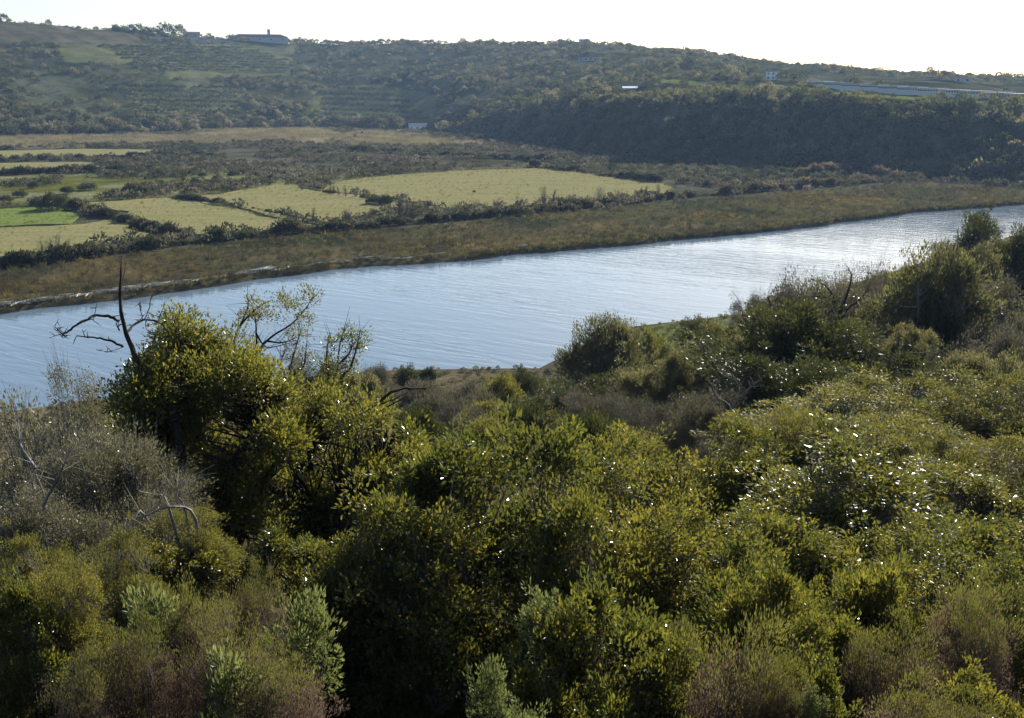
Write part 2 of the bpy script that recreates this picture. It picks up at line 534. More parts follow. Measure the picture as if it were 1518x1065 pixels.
def water_mat():
    m, nt, out = new_mat('river_water')
    geo = N(nt, 'ShaderNodeNewGeometry')
    turn = N(nt, 'ShaderNodeMapping'); turn.inputs['Rotation'].default_value = (0, 0, math.radians(33))
    nt.links.new(geo.outputs['Position'], turn.inputs[0])
    mp = N(nt, 'ShaderNodeMapping'); mp.inputs['Scale'].default_value = (.22, 1.1, 1)
    nt.links.new(turn.outputs[0], mp.inputs[0])
    n1 = N(nt, 'ShaderNodeTexNoise'); n1.inputs['Scale'].default_value = .55; n1.inputs['Detail'].default_value = 4; n1.inputs['Distortion'].default_value = .6
    nt.links.new(mp.outputs[0], n1.inputs[0])
    n2 = N(nt, 'ShaderNodeTexNoise'); n2.inputs['Scale'].default_value = 2.6; n2.inputs['Detail'].default_value = 3
    nt.links.new(mp.outputs[0], n2.inputs[0])
    n3 = N(nt, 'ShaderNodeTexNoise'); n3.inputs['Scale'].default_value = .035; n3.inputs['Detail'].default_value = 3
    nt.links.new(mp.outputs[0], n3.inputs[0])
    ad = N(nt, 'ShaderNodeMath', operation='MULTIPLY_ADD'); ad.inputs[1].default_value = .16
    nt.links.new(n2.outputs[0], ad.inputs[0]); nt.links.new(n1.outputs[0], ad.inputs[2])
    gust = N(nt, 'ShaderNodeMapRange'); gust.inputs[1].default_value = .35; gust.inputs[2].default_value = .65; gust.inputs[3].default_value = .3; gust.inputs[4].default_value = 1.0
    nt.links.new(n3.outputs[0], gust.inputs[0])
    bu = N(nt, 'ShaderNodeBump'); bu.inputs['Distance'].default_value = .14
    nt.links.new(gust.outputs[0], bu.inputs['Strength'])
    nt.links.new(ad.outputs[0], bu.inputs['Height'])
    p = N(nt, 'ShaderNodeBsdfPrincipled')
    p.inputs['Base Color'].default_value = (.12, .17, .22, 1)
    p.inputs['Roughness'].default_value = .04
    p.inputs['IOR'].default_value = 1.333
    nt.links.new(bu.outputs[0], p.inputs['Normal'])
    nt.links.new(p.outputs[0], out.inputs[0])
    return m
M['water'] = water_mat()

# ------------------------------------------------------------------ zones of the land, outlined once
FIELDS = [
    ('hay', [(505, 268), (600, 259), (690, 252), (790, 249), (870, 258), (985, 272), (1003, 286), (885, 296), (760, 306), (640, 309), (585, 292), (470, 283)]),
    ('hay', [(262, 291), (330, 287), (420, 271), (470, 284), (582, 293), (598, 308), (480, 334), (428, 322), (335, 304), (275, 297)]),
    ('hay', [(110, 301), (255, 292), (330, 306), (425, 324), (470, 336), (265, 350), (205, 322)]),
    ('green', [(-60, 315), (60, 306), (105, 318), (112, 332), (-60, 336)]),
    ('hay', [(-80, 339), (105, 335), (165, 325), (225, 350), (100, 372), (-80, 385)]),
    ('hay', [(-60, 225), (120, 221), (232, 222), (215, 231), (-60, 236)]),
    ('hay', [(-60, 243), (130, 240), (152, 247), (60, 256), (-60, 260)]),
    ('green', [(510, 186), (545, 179), (605, 181), (655, 178), (648, 190), (600, 196), (530, 193)]),
]
MARSH = [(-200, 405), (200, 376), (420, 350), (600, 338), (800, 318), (1000, 300), (1200, 284), (1365, 271), (1560, 285), (1700, 290), (1518, 304), (1000, 360), (560, 398), (0, 470), (-200, 490)]
MEADOW = [(-60, 262), (300, 250), (420, 250), (560, 250), (560, 268), (420, 275), (250, 292), (100, 300), (-60, 310)]
REEDS = [[(300, 186), (480, 192), (500, 204), (495, 213), (300, 212)], [(510, 203), (560, 196), (700, 214), (690, 222), (520, 216)], [(-60, 203), (200, 201), (310, 205), (300, 214), (-60, 222)]]
VINES = [(85, 66), (440, 66), (428, 112), (250, 118), (240, 95), (95, 92)]
ORCH1 = [(185, 128), (360, 130), (345, 172), (210, 170)]
ORCH2 = [(465, 130), (560, 125), (650, 142), (640, 182), (490, 180), (460, 165)]
BARE = [(-200, 20), (60, 28), (200, 52), (215, 66), (95, 66), (-200, 64)]
DARK = [(700, 210), (800, 160), (860, 152), (1000, 148), (1150, 146), (1300, 156), (1518, 172), (1900, 178), (1900, 276), (1518, 274), (1350, 270), (1200, 250), (1000, 243), (860, 228), (760, 214)]
PATCH = [[(385, 132), (470, 128), (468, 140), (390, 146)], [(632, 150), (690, 143), (694, 152), (645, 166)], [(540, 85), (650, 78), (655, 86), (560, 92)], [(690, 140), (740, 140), (735, 148), (690, 150)], [(80, 110), (200, 145), (260, 165), (150, 172), (20, 150), (20, 120)], [(200, 105), (300, 115), (330, 125), (260, 132)], [(840, 90), (890, 92), (885, 99), (845, 97)]]
BANKS = [[(1120, 123), (1260, 135), (1400, 147), (1560, 157), (1560, 163), (1400, 153), (1260, 142), (1120, 129)], [(980, 117), (1110, 127), (1110, 133), (980, 123)]]

def zone_colour(x, y, z):
    px, py = project(x, y, z)
    n = len(x)
    c = np.zeros((n, 3))
    yn = np.interp(x, NEAR[:, 0], NEAR[:, 1]); yf = np.interp(x, FAR[:, 0], FAR[:, 1])
    near = y < yn
    nz = fbm(x, y, 14, 71)[:, None]; n2 = fbm(x, y, 45, 75)[:, None]
    c[:] = np.array([.06, .058, .035]) + nz * .03 * np.array([1.2, .8, .5])            # near slope: dry scrubby soil
    low = near & (z < 6)
    c = np.where(low[:, None], np.array([.10, .088, .06]) + nz * .07 * np.array([1.1, .9, .6]), c)
    grassy = near & (z < 2.2) & (x > 18) & (px < 1140)
    c = np.where(grassy[:, None], np.array([.075, .09, .032]) + nz * .04, c)
    far = y > yf
    c = np.where(far[:, None], np.array([.065, .064, .042]) + nz * .05 + n2 * .03, c)      # valley floor: heath and rushes
    m = far & inpoly(px, py, MARSH)
    cm = np.array([.062, .057, .032]) + np.clip(nz, -.4, .5) * np.array([.085, .06, .03]) + n2 * np.array([.04, .018, .01])
    c = np.where(m[:, None], cm, c)
    m = far & inpoly(px, py, MEADOW)
    c = np.where(m[:, None], np.array([.12, .125, .052]) + nz * .10, c)
    for r in REEDS:
        c = np.where((far & inpoly(px, py, r))[:, None], np.array([.14, .13, .105]) + nz * .06, c)
    hz, hr, up = hill(x, y)
    on = far & (hr > 0)
    ch = np.array([.056, .060, .032]) + nz * .06 + n2 * np.array([.05, .04, .025])
    c = np.where(on[:, None], ch, c)
    for p_ in PATCH:
        c = np.where((on & inpoly(px, py, p_))[:, None], np.array([.062, .068, .034]) + nz * .06, c)
    for p_ in BANKS:
        c = np.where((on & inpoly(px, py, p_))[:, None], np.array([.12, .145, .05]) + nz * .05, c)
    c = np.where((on & inpoly(px, py, BARE))[:, None], np.array([.085, .078, .05]) + nz * .03, c)
    c = np.where((on & (inpoly(px, py, VINES) | inpoly(px, py, ORCH1) | inpoly(px, py, ORCH2)))[:, None], np.array([.105, .11, .05]) + nz * .03, c)
    c = np.where((on & inpoly(px, py, DARK))[:, None], np.array([.06, .065, .035]) + nz * .02, c)
    # wet mud and the earth face of the banks
    c = np.where((z < .25)[:, None], np.array([.07, .06, .045]), c)
    return np.clip(c, .015, .7)

def build_ground():
    th = np.concatenate([np.radians(np.arange(-176, -38, 4.0)), np.radians(np.arange(-38, 38, .15)), np.radians(np.arange(38, 181, 4.0))])
    r = np.concatenate([np.geomspace(.6, 90, 130), np.arange(90.8, 320, .8), np.arange(322, 1120, 3.0), np.geomspace(1150, 2500, 22)])
    T, R = np.meshgrid(th, r)
    x, y = (R * np.sin(T)).ravel(), (R * np.cos(T)).ravel()
    z = terrain(x, y)
    nt_, nr = len(th), len(r)
    V = np.stack([x, y, z], 1)
    V = np.vstack([V, [[0, 0, tz(0, 0)]]])
    i = np.arange(nr - 1)[:, None] * nt_
    j = np.arange(nt_)[None]
    j2 = (j + 1) % nt_
    q = np.stack([i + j, i + nt_ + j, i + nt_ + j2, i + j2], -1).reshape(-1, 4)
    q = q[:, ::-1]
    c = len(V) - 1
    t3 = np.stack([np.full(nt_, c), j[0], j2[0]], 1)[:, ::-1]
    q = q[:, ::-1]; t3 = t3[:, ::-1]
    col = zone_colour(V[:, 0], V[:, 1], V[:, 2])
    me = make_mesh('ground', V, [q[:, ::-1], t3[:, ::-1]], [M['ground']], col=col, smooth=True)
    link('ground', me, kind='structure')
build_ground()

# the river sheet follows both banks, a little under them
xs = np.arange(-330, 420, 3.0)
yn = np.interp(xs, NEAR[:, 0], NEAR[:, 1]) - 12
yf = np.interp(xs, FAR[:, 0], FAR[:, 1]) + 12
V, q = [], []
K = 24
for k in range(K + 1):
    for i in range(len(xs)):
        V.append((xs[i], yn[i] + (yf[i] - yn[i]) * k / K, 0.0))
n = len(xs)
for k in range(K):
    for i in range(n - 1):
        q.append((k * n + i, k * n + i + 1, (k + 1) * n + i + 1, (k + 1) * n + i))
link('river_water', make_mesh('river_water', V, np.array(q), [M['water']], smooth=True), kind='structure')

# fields: thin sheets of turf on the valley floor
for kind, poly in FIELDS:
    p = on_level([a for a, b in poly], [b for a, b in poly], 1.3)[:, :2]
    d = []
    for k in range(len(p)):                                    # a slightly wandering edge
        a, b = p[k], p[(k + 1) % len(p)]
        m = max(2, int(np.linalg.norm(b - a) / 1.5))
        for t in np.arange(m) / m:
            w = a + (b - a) * t
            d.append(w + np.array([fbm(w[0], w[1], 9, 5), fbm(w[0], w[1], 9, 6)]) * 4.5)
    d = np.array(d)
    if np.sum(d[:, 0] * np.roll(d[:, 1], -1) - np.roll(d[:, 0], -1) * d[:, 1]) < 0:
        d = d[::-1]
    V = np.vstack([np.c_[d, np.full(len(d), 1.3)], np.c_[d, np.full(len(d), .7)]])
    k = np.arange(len(d))
    k2 = (k + 1) % len(d)
    sides = np.stack([k + len(d), k2 + len(d), k2, k], 1)
    me = make_mesh('field', V, [k[None, :], sides], [M['field'] if kind == 'hay' else M['field_green']])
    link('field', me, kind='structure')
# ------------------------------------------------------------------ kinds of plants, each modelled once
def dome_points(rng, n, R, Hh, lump, base=.1, shell=.38, nl=0):
    if nl:                                            # a crown of several rounded boughs with hollows between them
        c, dl = dome_points(rng, nl, R * .74, Hh * .84, lump, .12, .16)
        nl = len(c)
        i = rng.integers(0, nl, n)
        rl = (R * rng.uniform(.18, .50, nl))[i]
        d = unit(rdir(rng, n) + dl[i] * .55 + np.array([0, 0, .25]))
        P = c[i] + d * (rl * rng.random(n) ** .3)[:, None] * np.array([1, 1, .85])
        P += d * (R * .32 * rng.random(n) * (rng.random(n) < .14))[:, None]          # shoots standing out of the outline
        P[:, 2] = np.maximum(P[:, 2], base * Hh)
        return P, d
    d = rdir(rng, n * 3)
    d = d[d[:, 2] > -.45][:n]
    n = len(d)
    k = (rng.random(n) ** shell)
    lm = 1 + lump * (np.sin(d[:, 0] * 5.1 + 1.3) * np.sin(d[:, 1] * 4.7 + .4) + .6 * np.sin(d[:, 2] * 6 + d[:, 0] * 3))
    P = d * (k * lm)[:, None] * np.array([R, R, Hh * .56]) + np.array([0, 0, Hh * .46])
    P[:, 2] = np.maximum(P[:, 2], base * Hh)
    return P, d

def make_shrub(name, seed, R, Hh, nc, npc, L, W, leaf, bark, rc=.26, lump=.22, up=.5, rnd=.5, outw=.5, shell=.38, stem_r=.03, nstem=6, tip=None, extra_twigs=0, base=.1, nl=0):
    """returns two meshes: foliage and stems"""
    rng = np.random.default_rng(seed)
    C, d = dome_points(rng, nc, R, Hh, lump, base, shell, nl)
    n = len(C)
    idx = np.repeat(np.arange(n), npc)
    b = rdir(rng, len(idx))
    rad = rc * (.55 + .9 * rng.random(n))[idx] * rng.random(len(idx)) ** .45
    P = C[idx] + b * rad[:, None] * np.array([1, 1, .8])
    D = b * .6 + d[idx] * outw + np.array([0, 0, up]) + rdir(rng, len(idx)) * rnd
    V, Fc, tint = leaf_cloud(rng, P, D, L, W)
    # young shoots are paler: each clump has a tone of its own
    tone = np.repeat((rng.random(n) * .5 - .25)[idx], 4)
    tint = np.clip(tint * .6 + .2 + tone * .8, 0, 1)
    mats = [leaf]
    mi = None
    if tip is not None:
        mats.append(tip)
        hz = (P[:, 2] / Hh + rng.normal(size=len(P)) * .1) > .76
        mi = np.repeat(hz.astype(int), 2)
    fol = make_mesh(name + '_foliage', V, Fc, mats, tint=tint, mi=mi)
    parts = []
    mains = []
    for k in range(nstem):
        a = 2 * math.pi * (k + rng.random() * .7) / nstem
        q = R * (.35 + .3 * rng.random())
        p0 = np.array([.12 * R * math.cos(a), .12 * R * math.sin(a), -.35])
        p3 = np.array([q * math.cos(a + .4), q * math.sin(a + .4), Hh * (.62 + .25 * rng.random())])
        p1 = p0 * .7 + p3 * .3 + rng.normal(size=3) * .08 * R
        p2 = p0 * .3 + p3 * .7 + rng.normal(size=3) * .08 * R
        path = smooth_path([p0, p1, p2, p3], 4)
        parts.append(tube(path, np.linspace(stem_r, stem_r * .35, len(path)), 6))
        mains.append(path[3:])
    A = np.concatenate(mains)
    dd = np.linalg.norm(A[None] - C[:, None] * np.array([1, 1, .8]), axis=2)
    S0 = A[dd.argmin(1)]
    mid = S0 * .5 + C * .5 + rng.normal(size=C.shape) * .06 * R - np.array([0, 0, .05 * Hh])
    parts.append(cones(S0, mid, stem_r * .38, stem_r * .26, 4))
    parts.append(cones(mid, C, stem_r * .26, stem_r * .10, 3))
    if extra_twigs:
        i = rng.integers(0, n, extra_twigs)
        e = C[i] + unit(d[i] * .6 + rdir(rng, extra_twigs) * .8 + np.array([0, 0, .45])) * (rc * (.7 + 1.1 * rng.random(extra_twigs)))[:, None]
        parts.append(cones(mid[i] * .35 + C[i] * .65, e, stem_r * .11, stem_r * .05, 3))
    V, Fq = join(parts)
    st = make_mesh(name + '_stems', V, Fq, [bark], smooth=True)
    return fol, st, float(np.percentile(np.hypot(P[:, 0], P[:, 1]), 95)), float(np.percentile(P[:, 2], 98.5))

KIND = {}
# broad glossy evergreen of the foreground (three plants), finer ones further off
KIND['ever'] = [make_shrub('evergreen_bush', 11 + k, 1.7, 3.7, 760, 46, .082, .038, M['ever'], M['bark'], rc=.21, lump=.28, up=.3, rnd=.8, base=.04, nl=22 + 4 * k) for k in range(3)]
KIND['evsmall'] = [make_shrub('evergreen_shrub', 31 + k, .9, 1.9, 270, 40, .074, .034, M['ever'], M['bark'], rc=.15, lump=.28, up=.3, rnd=.8, stem_r=.018, base=.04, nl=13) for k in range(2)]
KIND['olive'] = [make_shrub('olive_bush', 41 + k, 1.9, 3.3, 640, 60, .075, .027, M['olive'], M['greybark'], rc=.22, lump=.2, up=.5, rnd=.7, extra_twigs=500, base=.04, nl=22) for k in range(2)]
KIND['grey'] = [make_shrub('grey_bush', 51 + k, 1.7, 3.0, 460, 46, .066, .025, M['grey'], M['greybark'], rc=.3, lump=.25, up=.4, rnd=.9, shell=.5, extra_twigs=1500, stem_r=.032, base=.04, nl=18) for k in range(2)]
KIND['heath'] = [make_shrub('heath_shrub', 61 + k, .75, 1.9, 300, 70, .048, .012, M['heath'], M['greybark'], rc=.16, lump=.26, up=1.0, rnd=.35, outw=.5, stem_r=.014, tip=M['heathtip'], extra_twigs=600, base=.04) for k in range(2)]
KIND['sage'] = [make_shrub('sage_plant', 71 + k, .42, .95, 64, 34, .070, .026, M['sage'], M['greybark'], rc=.13, lump=.3, up=.55, rnd=.6, stem_r=.012, nstem=5, base=.05) for k in range(2)]
KIND['mid'] = [make_shrub('leafy_tree', 81 + k, 2.6, 4.6, 520, 52, .12, .055, M['dusky'], M['bark'], rc=.33, lump=.26, up=.45, stem_r=.07, extra_twigs=500, base=.04, nl=20) for k in range(3)]
KIND['midol'] = [make_shrub('greyish_tree', 91 + k, 2.4, 3.9, 460, 46, .11, .042, M['greygreen'], M['greybark'], rc=.3, lump=.22, up=.65, stem_r=.06, extra_twigs=900, base=.04, nl=18) for k in range(2)]
KIND['midgrey'] = [make_shrub('bare_scrub', 101 + k, 1.9, 2.5, 300, 46, .085, .028, M['dull'], M['greybark'], rc=.34, lump=.25, up=.6, rnd=.8, shell=.5, stem_r=.03, extra_twigs=1300, base=.03, nl=14) for k in range(2)]
KIND['low'] = [make_shrub('low_shrub', 111 + k, 1.0, 1.2, 150, 50, .10, .04, M['dusky'], M['bark'], rc=.25, lump=.2, stem_r=.02, base=.03) for k in range(2)]
KIND['lowol'] = [make_shrub('low_pale_shrub', 121 + k, 1.0, 1.1, 150, 50, .09, .035, M['olive'], M['greybark'], rc=.25, lump=.2, stem_r=.02, base=.03) for k in range(2)]
KIND['lowhe'] = [make_shrub('low_heath', 131 + k, 1.0, 1.0, 150, 70, .08, .020, M['dull'], M['greybark'], rc=.22, lump=.18, up=1.0, stem_r=.02, base=.02) for k in range(2)]

NAMES = {'ever': ('evergreen_bush', 'bush'), 'evsmall': ('evergreen_shrub', 'shrub'), 'olive': ('olive_green_bush', 'bush'), 'grey': ('twiggy_grey_bush', 'bush'),
         'heath': ('heath_shrub', 'shrub'), 'sage': ('pale_leafy_plant', 'plant'), 'mid': ('bushy_tree', 'tree'), 'midol': ('grey_green_tree', 'tree'),
         'midgrey': ('twiggy_scrub_bush', 'bush'), 'low': ('low_green_shrub', 'shrub'), 'lowol': ('low_pale_shrub', 'shrub'), 'lowhe': ('low_heath_shrub', 'shrub')}
_rng = random.Random(5)

def plant(kind, px, top, Y, wide, label, group=None, squash=1.0, var=None):
    """stands a plant on the slope Y metres ahead: its top at row `top`, `wide` pixels across"""
    p = at(px, top + (10 if kind == 'ever' else 0), Y)
    R = wide / 2 * (Y / CP) / F
    protos = KIND[kind]
    fol, st, R0, H0 = protos[_rng.randrange(len(protos)) if var is None else var % len(protos)]
    g = tz(p[0], p[1]) - .12
    hgt = max(.25, p[2] - g)
    sx = R / R0
    sz = hgt / H0
    tree = kind in ('mid', 'midol')
    nm, cat = NAMES[kind]
    t = thing(nm, label, cat, (p[0], p[1], g), group, _rng.uniform(0, 6.28), (sx * _rng.uniform(.88, 1.12), sx * squash * _rng.uniform(.85, 1.2), sz))
    t.rotation_euler[0], t.rotation_euler[1] = _rng.uniform(-.1, .1), _rng.uniform(-.1, .1)
    fo = link('crown' if tree else 'foliage', fol, t)
    f = min(1.0, sx * 1.5 / sz)                       # a tall plant on a narrow foot carries its leaves high
    fo.scale = (1, 1, f); fo.location = (0, 0, H0 * (1 - f))
    link('trunk' if tree else 'stems', st, t)
    return t

# ---- tiny plants for the masses nobody could count: many small leaf clumps merged into one mesh
def make_template(seed, n, R=.5, Hh=.7, L=.2, W=.13, up=.5):
    rng = np.random.default_rng(seed)
    P, d = dome_points(rng, n, R, Hh, .2, .02, .3)
    V, Fc, t = leaf_cloud(rng, P, d * .7 + np.array([0, 0, up]) + rdir(rng, len(P)) * .7, L, W, .3)
    return V, Fc, t

def make_tuft(seed, n, R=.25, Hh=.5, W=.03):
    rng = np.random.default_rng(seed)
    a = rng.random(n) * 6.283
    q = np.sqrt(rng.random(n)) * R
    P = np.stack([np.cos(a) * q, np.sin(a) * q, np.zeros(n)], 1)
    D = np.stack([np.cos(a) * .35, np.sin(a) * .35, np.ones(n)], 1) + rdir(rng, n) * .2
    V, Fc, t = leaf_cloud(rng, P, D, Hh, W, .2)
    return V, Fc, t

T_SHRUB = [make_template(200 + k, 110) for k in range(6)]
T_SMALL = [make_template(220 + k, 46, L=.26, W=.16) for k in range(6)]
T_TREE = [make_template(240 + k, 240, R=.5, Hh=1.0, L=.16, W=.11) for k in range(5)]
T_TUFT = [make_tuft(260 + k, 26) for k in range(5)]
T_REED = [make_tuft(280 + k, 30, R=.4, Hh=1.0, W=.035) for k in range(4)]

def scatter(name, templates, P, sc, col, mat, seed=1, zs=None, cvar=.25, **props):
    """P (n,3), sc (n,), col (n,3) -> one mesh"""
    rng = np.random.default_rng(seed)
    n = len(P)
    sc = np.broadcast_to(np.asarray(sc, float), (n,))
    zs = np.ones(n) if zs is None else np.broadcast_to(np.asarray(zs, float), (n,))
    ti = rng.integers(0, len(templates), n)
    a = rng.random(n) * 6.283
    Vs, Fs, Cs, o = [], [], [], 0
    for k, (V, Fc, t) in enumerate(templates):
        i = np.where(ti == k)[0]
        if not len(i):
            continue
        ca, sa = np.cos(a[i])[:, None], np.sin(a[i])[:, None]
        s = sc[i][:, None]
        x = (V[None, :, 0] * ca - V[None, :, 1] * sa) * s + P[i, 0:1]
        y = (V[None, :, 0] * sa + V[None, :, 1] * ca) * s + P[i, 1:2]
        z = V[None, :, 2] * s * zs[i][:, None] + P[i, 2:3]
        Vs.append(np.stack([x, y, z], -1).reshape(-1, 3))
        Fs.append((Fc[None] + (np.arange(len(i)) * len(V))[:, None, None]).reshape(-1, 3) + o)
        c = col[i][:, None, :] * (1 + cvar * (t[None, :, None] - .5) * 2)
        Cs.append(c.reshape(-1, 3))
        o += len(i) * len(V)
    me = make_mesh(name, np.concatenate(Vs), np.concatenate(Fs), [mat], col=np.clip(np.concatenate(Cs), 0, 1))
    return link(name, me, **props)

def random_land(n, x0, x1, y0, y1, seed):
    rng = np.random.default_rng(seed)
    x = rng.uniform(x0, x1, n); y = rng.uniform(y0, y1, n)
    z = terrain(x, y)
    px, py = project(x, y, z)
    return x, y, z, px, py, rng

# ------------------------------------------------------------------ masses: marsh grass, reeds, valley scrub, shore scrub, undergrowth
x, y, z, px, py, rng = random_land(120000, -170, 330, 120, 480, 301)
k = inpoly(px, py, MARSH) & (z > .3) & (px > -60) & (px < 1580)
x, y, z, px, py = x[k], y[k], z[k], px[k], py[k]
k = rng.permutation(len(x))[:26000]
x, y, z = x[k], y[k], z[k]
q = fbm(x, y, 16, 31)[:, None]; q2 = fbm(x, y, 5, 32)[:, None]
col = (.45 + 1.25 * rng.random((len(x), 1)) ** 1.3) * np.clip(np.array([.058, .056, .030]) + np.clip(q, -.5, .5) * np.array([.065, .025, .006]) + q2 * np.array([.035, .042, .02]), .03, .5)
# a ragged dark fringe of tussocks on the lip of the bank
L_ = np.concatenate([[0], np.cumsum(np.linalg.norm(np.diff(FAR, axis=0), axis=1))])
s_ = rng.random(60000) * L_[-1]
ex, ey = np.interp(s_, L_, FAR[:, 0]) + rng.normal(size=60000) * .5, np.interp(s_, L_, FAR[:, 1]) + rng.uniform(-2, 4.5, 60000)
ez = terrain(ex, ey)
qx, qy = project(ex, ey, ez)
k = (ez > .22) & (ez < .72) & ((qx > 700) | (rng.random(60000) < .45)) & (qx > -60) & (qx < 1560) & (ey > 60)
ex, ey, ez = ex[k][:9000], ey[k][:9000], ez[k][:9000]
rs = rng.random((len(ex), 1))
col = np.vstack([col, np.where(rs < .7, np.array([[.032, .034, .018]]), np.array([[.10, .09, .055]])) * (.6 + .8 * rng.random((len(ex), 1)))])
x, y, z = np.concatenate([x, ex]), np.concatenate([y, ey]), np.concatenate([z, ez])
scatter('marsh_grass', T_TUFT, np.stack([x, y, z], 1), .6 + 1.3 * rng.random(len(x)) ** 1.6, col, M['grass'], 2, kind='stuff',
        label='brown and green marsh grass along the far river bank', category='marsh grass')

def allowed_valley(px, py):
    ok = (px > -60) & (px < 1580)
    for kind, p_ in FIELDS:
        ok &= ~inpoly(px, py, p_)
    return ok
x, y, z, px, py, rng = random_land(160000, -420, 420, 200, 900, 303)
hz, hr, up = hill(x, y)
k = allowed_valley(px, py) & (hr < 2) & ~inpoly(px, py, MARSH) & (y > np.interp(x, FAR[:, 0], FAR[:, 1]) + 25)
rp = np.zeros(len(x), bool)
for p_ in REEDS:
    rp |= inpoly(px + fbm(x, y, 25, 45) * 60, py + fbm(x, y, 18, 46) * 9, p_)
md = inpoly(px, py, MEADOW)
dens = fbm(x, y, 26, 41) + .35 * fbm(x, y, 8, 42)
k1 = k & ~rp & (dens > np.where(md, .12, -.16))
i = np.where(k1)[0]; i = i[rng.permutation(len(i))[:9000]]
cc = np.array([.048, .050, .036]) + (rng.random((len(i), 1)) - .5) * .04 + fbm(x[i], y[i], 40, 43)[:, None] * np.array([.03, .02, .03]) + np.where(rng.random((len(i), 1)) < .2, 1, 0) * np.array([.05, .042, .04])
scatter('valley_scrub', T_SMALL, np.stack([x[i], y[i], z[i] - .1], 1), 1.0 + 2.2 * rng.random(len(i)) ** 2, np.clip(cc, .02, .4), M['scrub'], 3, kind='stuff',
        label='dull heath and rush scrub spread over the valley floor', category='scrub')
i = np.where(k & rp)[0]; i = i[rng.permutation(len(i))[:7000]]
cc = np.array([.15, .138, .112]) * (.7 + .6 * rng.random((len(i), 1))) + fbm(x[i], y[i], 12, 44)[:, None] * .1
scatter('reed_bed', T_REED, np.stack([x[i], y[i], z[i] - .1], 1), 1.2 + 1.3 * rng.random(len(i)), np.clip(cc, .03, .6), M['grass'], 4, kind='stuff',
        label='pale dry reeds at the foot of the hill', category='reeds')

# weeds and tussocks in the hay fields, thickest along their edges
x, y, z, px, py, rng = random_land(90000, -330, 130, 170, 420, 304)
P_, C_ = [], []
for kind, p_ in FIELDS:
    i = np.where(inpoly(px, py, p_))[0]
    ex = line_dist(px[i], py[i] * 3, [(a, b * 3) for a, b in p_ + p_[:1]])
    i = i[(rng.random(len(i)) < .10 + .6 * np.exp(-ex / 9)) & (fbm(x[i], y[i], 14, 48) > -.35)]
    P_.append(np.stack([x[i], y[i], np.full(len(i), 1.28)], 1))
    C_.append(np.where(kind == 'hay', np.array([[.15, .145, .055]]), np.array([[.095, .135, .035]])) * (.55 + .7 * rng.random((len(i), 1))))
P_, C_ = np.concatenate(P_), np.concatenate(C_)
scatter('field_tussocks', T_TUFT, P_, .45 + .8 * rng.random(len(P_)) ** 2, C_, M['grass'], 14, kind='stuff',
        label='grass tussocks and weeds in the hay fields', category='grass')

# scrub of the low shore on the near side
x, y, z, px, py, rng = random_land(60000, -90, 240, 40, 330, 305)
yn_ = np.interp(x, NEAR[:, 0], NEAR[:, 1])
k = (y < yn_) & (z > .22) & (z < 17) & (px > -150) & (px < 1680)
i = np.where(k)[0]; i = i[rng.permutation(len(i))[:15000]]
q = fbm(x[i], y[i], 9, 51)[:, None]
pick = rng.random((len(i), 1))
cc = np.where(pick < .22, np.array([[.14, .115, .08]]), np.where(pick < .62, np.array([[.07, .068, .042]]), np.array([[.05, .056, .026]])))
cc = np.clip(cc * (.75 + .5 * rng.random((len(i), 1))) + q * np.array([.07, .045, .03]), .02, .4)
lowz = np.clip(z[i] / 5, .35, 1)
scatter('shore_scrub', T_SHRUB, np.stack([x[i], y[i], z[i] - .06], 1), (.5 + 1.1 * rng.random(len(i)) ** 2) * lowz + .15, cc, M['scrub'], 5, kind='stuff',
        label='mixed low scrub and dry grass on the near shore', category='scrub')
# turf of the low green spit
i = np.where((y < yn_) & (z > .15) & (z < 1.6) & (x > 14) & (px < 1130))[0][:9000]
cc = np.array([.085, .10, .032]) * (.7 + .6 * rng.random((len(i), 1)))
scatter('bank_grass', T_TUFT, np.stack([x[i], y[i], z[i]], 1), .45 + .4 * rng.random(len(i)), cc, M['grass'], 6, kind='stuff',
        label='short green grass on the low spit by the water', category='grass')
# grass and herbs under the foreground bushes
rng = np.random.default_rng(307)
n = 16000
r = 2.5 + 40 * rng.random(n) ** 1.4; th = rng.uniform(-.66, .62, n)
x, y = r * np.sin(th), r * np.cos(th); z = terrain(x, y)
pick = rng.random((n, 1))
cc = np.where(pick < .5, np.array([[.075, .09, .03]]), np.where(pick < .72, np.array([[.12, .10, .06]]), np.array([[.10, .08, .066]])))
cc = np.clip(cc * (.7 + .6 * rng.random((n, 1))), .02, .5)
scatter('undergrowth', [make_tuft(320 + k, 44, R=.2, Hh=.22, W=.011) for k in range(5)], np.stack([x, y, z - .03], 1), .6 + .9 * rng.random(n), cc, M['grass'], 7, kind='stuff',
        label='grass and herbs growing under the foreground bushes', category='undergrowth')

# ------------------------------------------------------------------ hills: scrub and trees
x, y, z, px, py, rng = random_land(150000, -560, 700, 300, 1250, 311)
hz, hr, up = hill(x, y)
vis = (hr > -4) & (px > -80) & (px < 1600) & (y > np.interp(x, FAR[:, 0], FAR[:, 1]) + 8)
row = inpoly(px, py, VINES) | inpoly(px, py, ORCH1) | inpoly(px, py, ORCH2)
bare = inpoly(px, py, BARE)
dark = inpoly(px, py, DARK)
pat = np.zeros(len(x), bool)
for p_ in PATCH + BANKS:
    pat |= inpoly(px, py, p_) & (rng.random(len(x)) < (1 if p_ in BANKS else .8))
for kind, p_ in FIELDS:
    pat |= inpoly(px, py, p_) & (hr < 8)
clump = fbm(x, y, 45, 61) + .5 * fbm(x, y, 15, 62)
edge = np.exp(-np.clip(hr, 0, 999) / 38) * (hr < 80)                    # thickets at the foot of the slope
prob = .26 + .9 * np.clip(clump + .08, 0, 1) + .7 * edge
prob = np.where(dark, 1.0, prob)
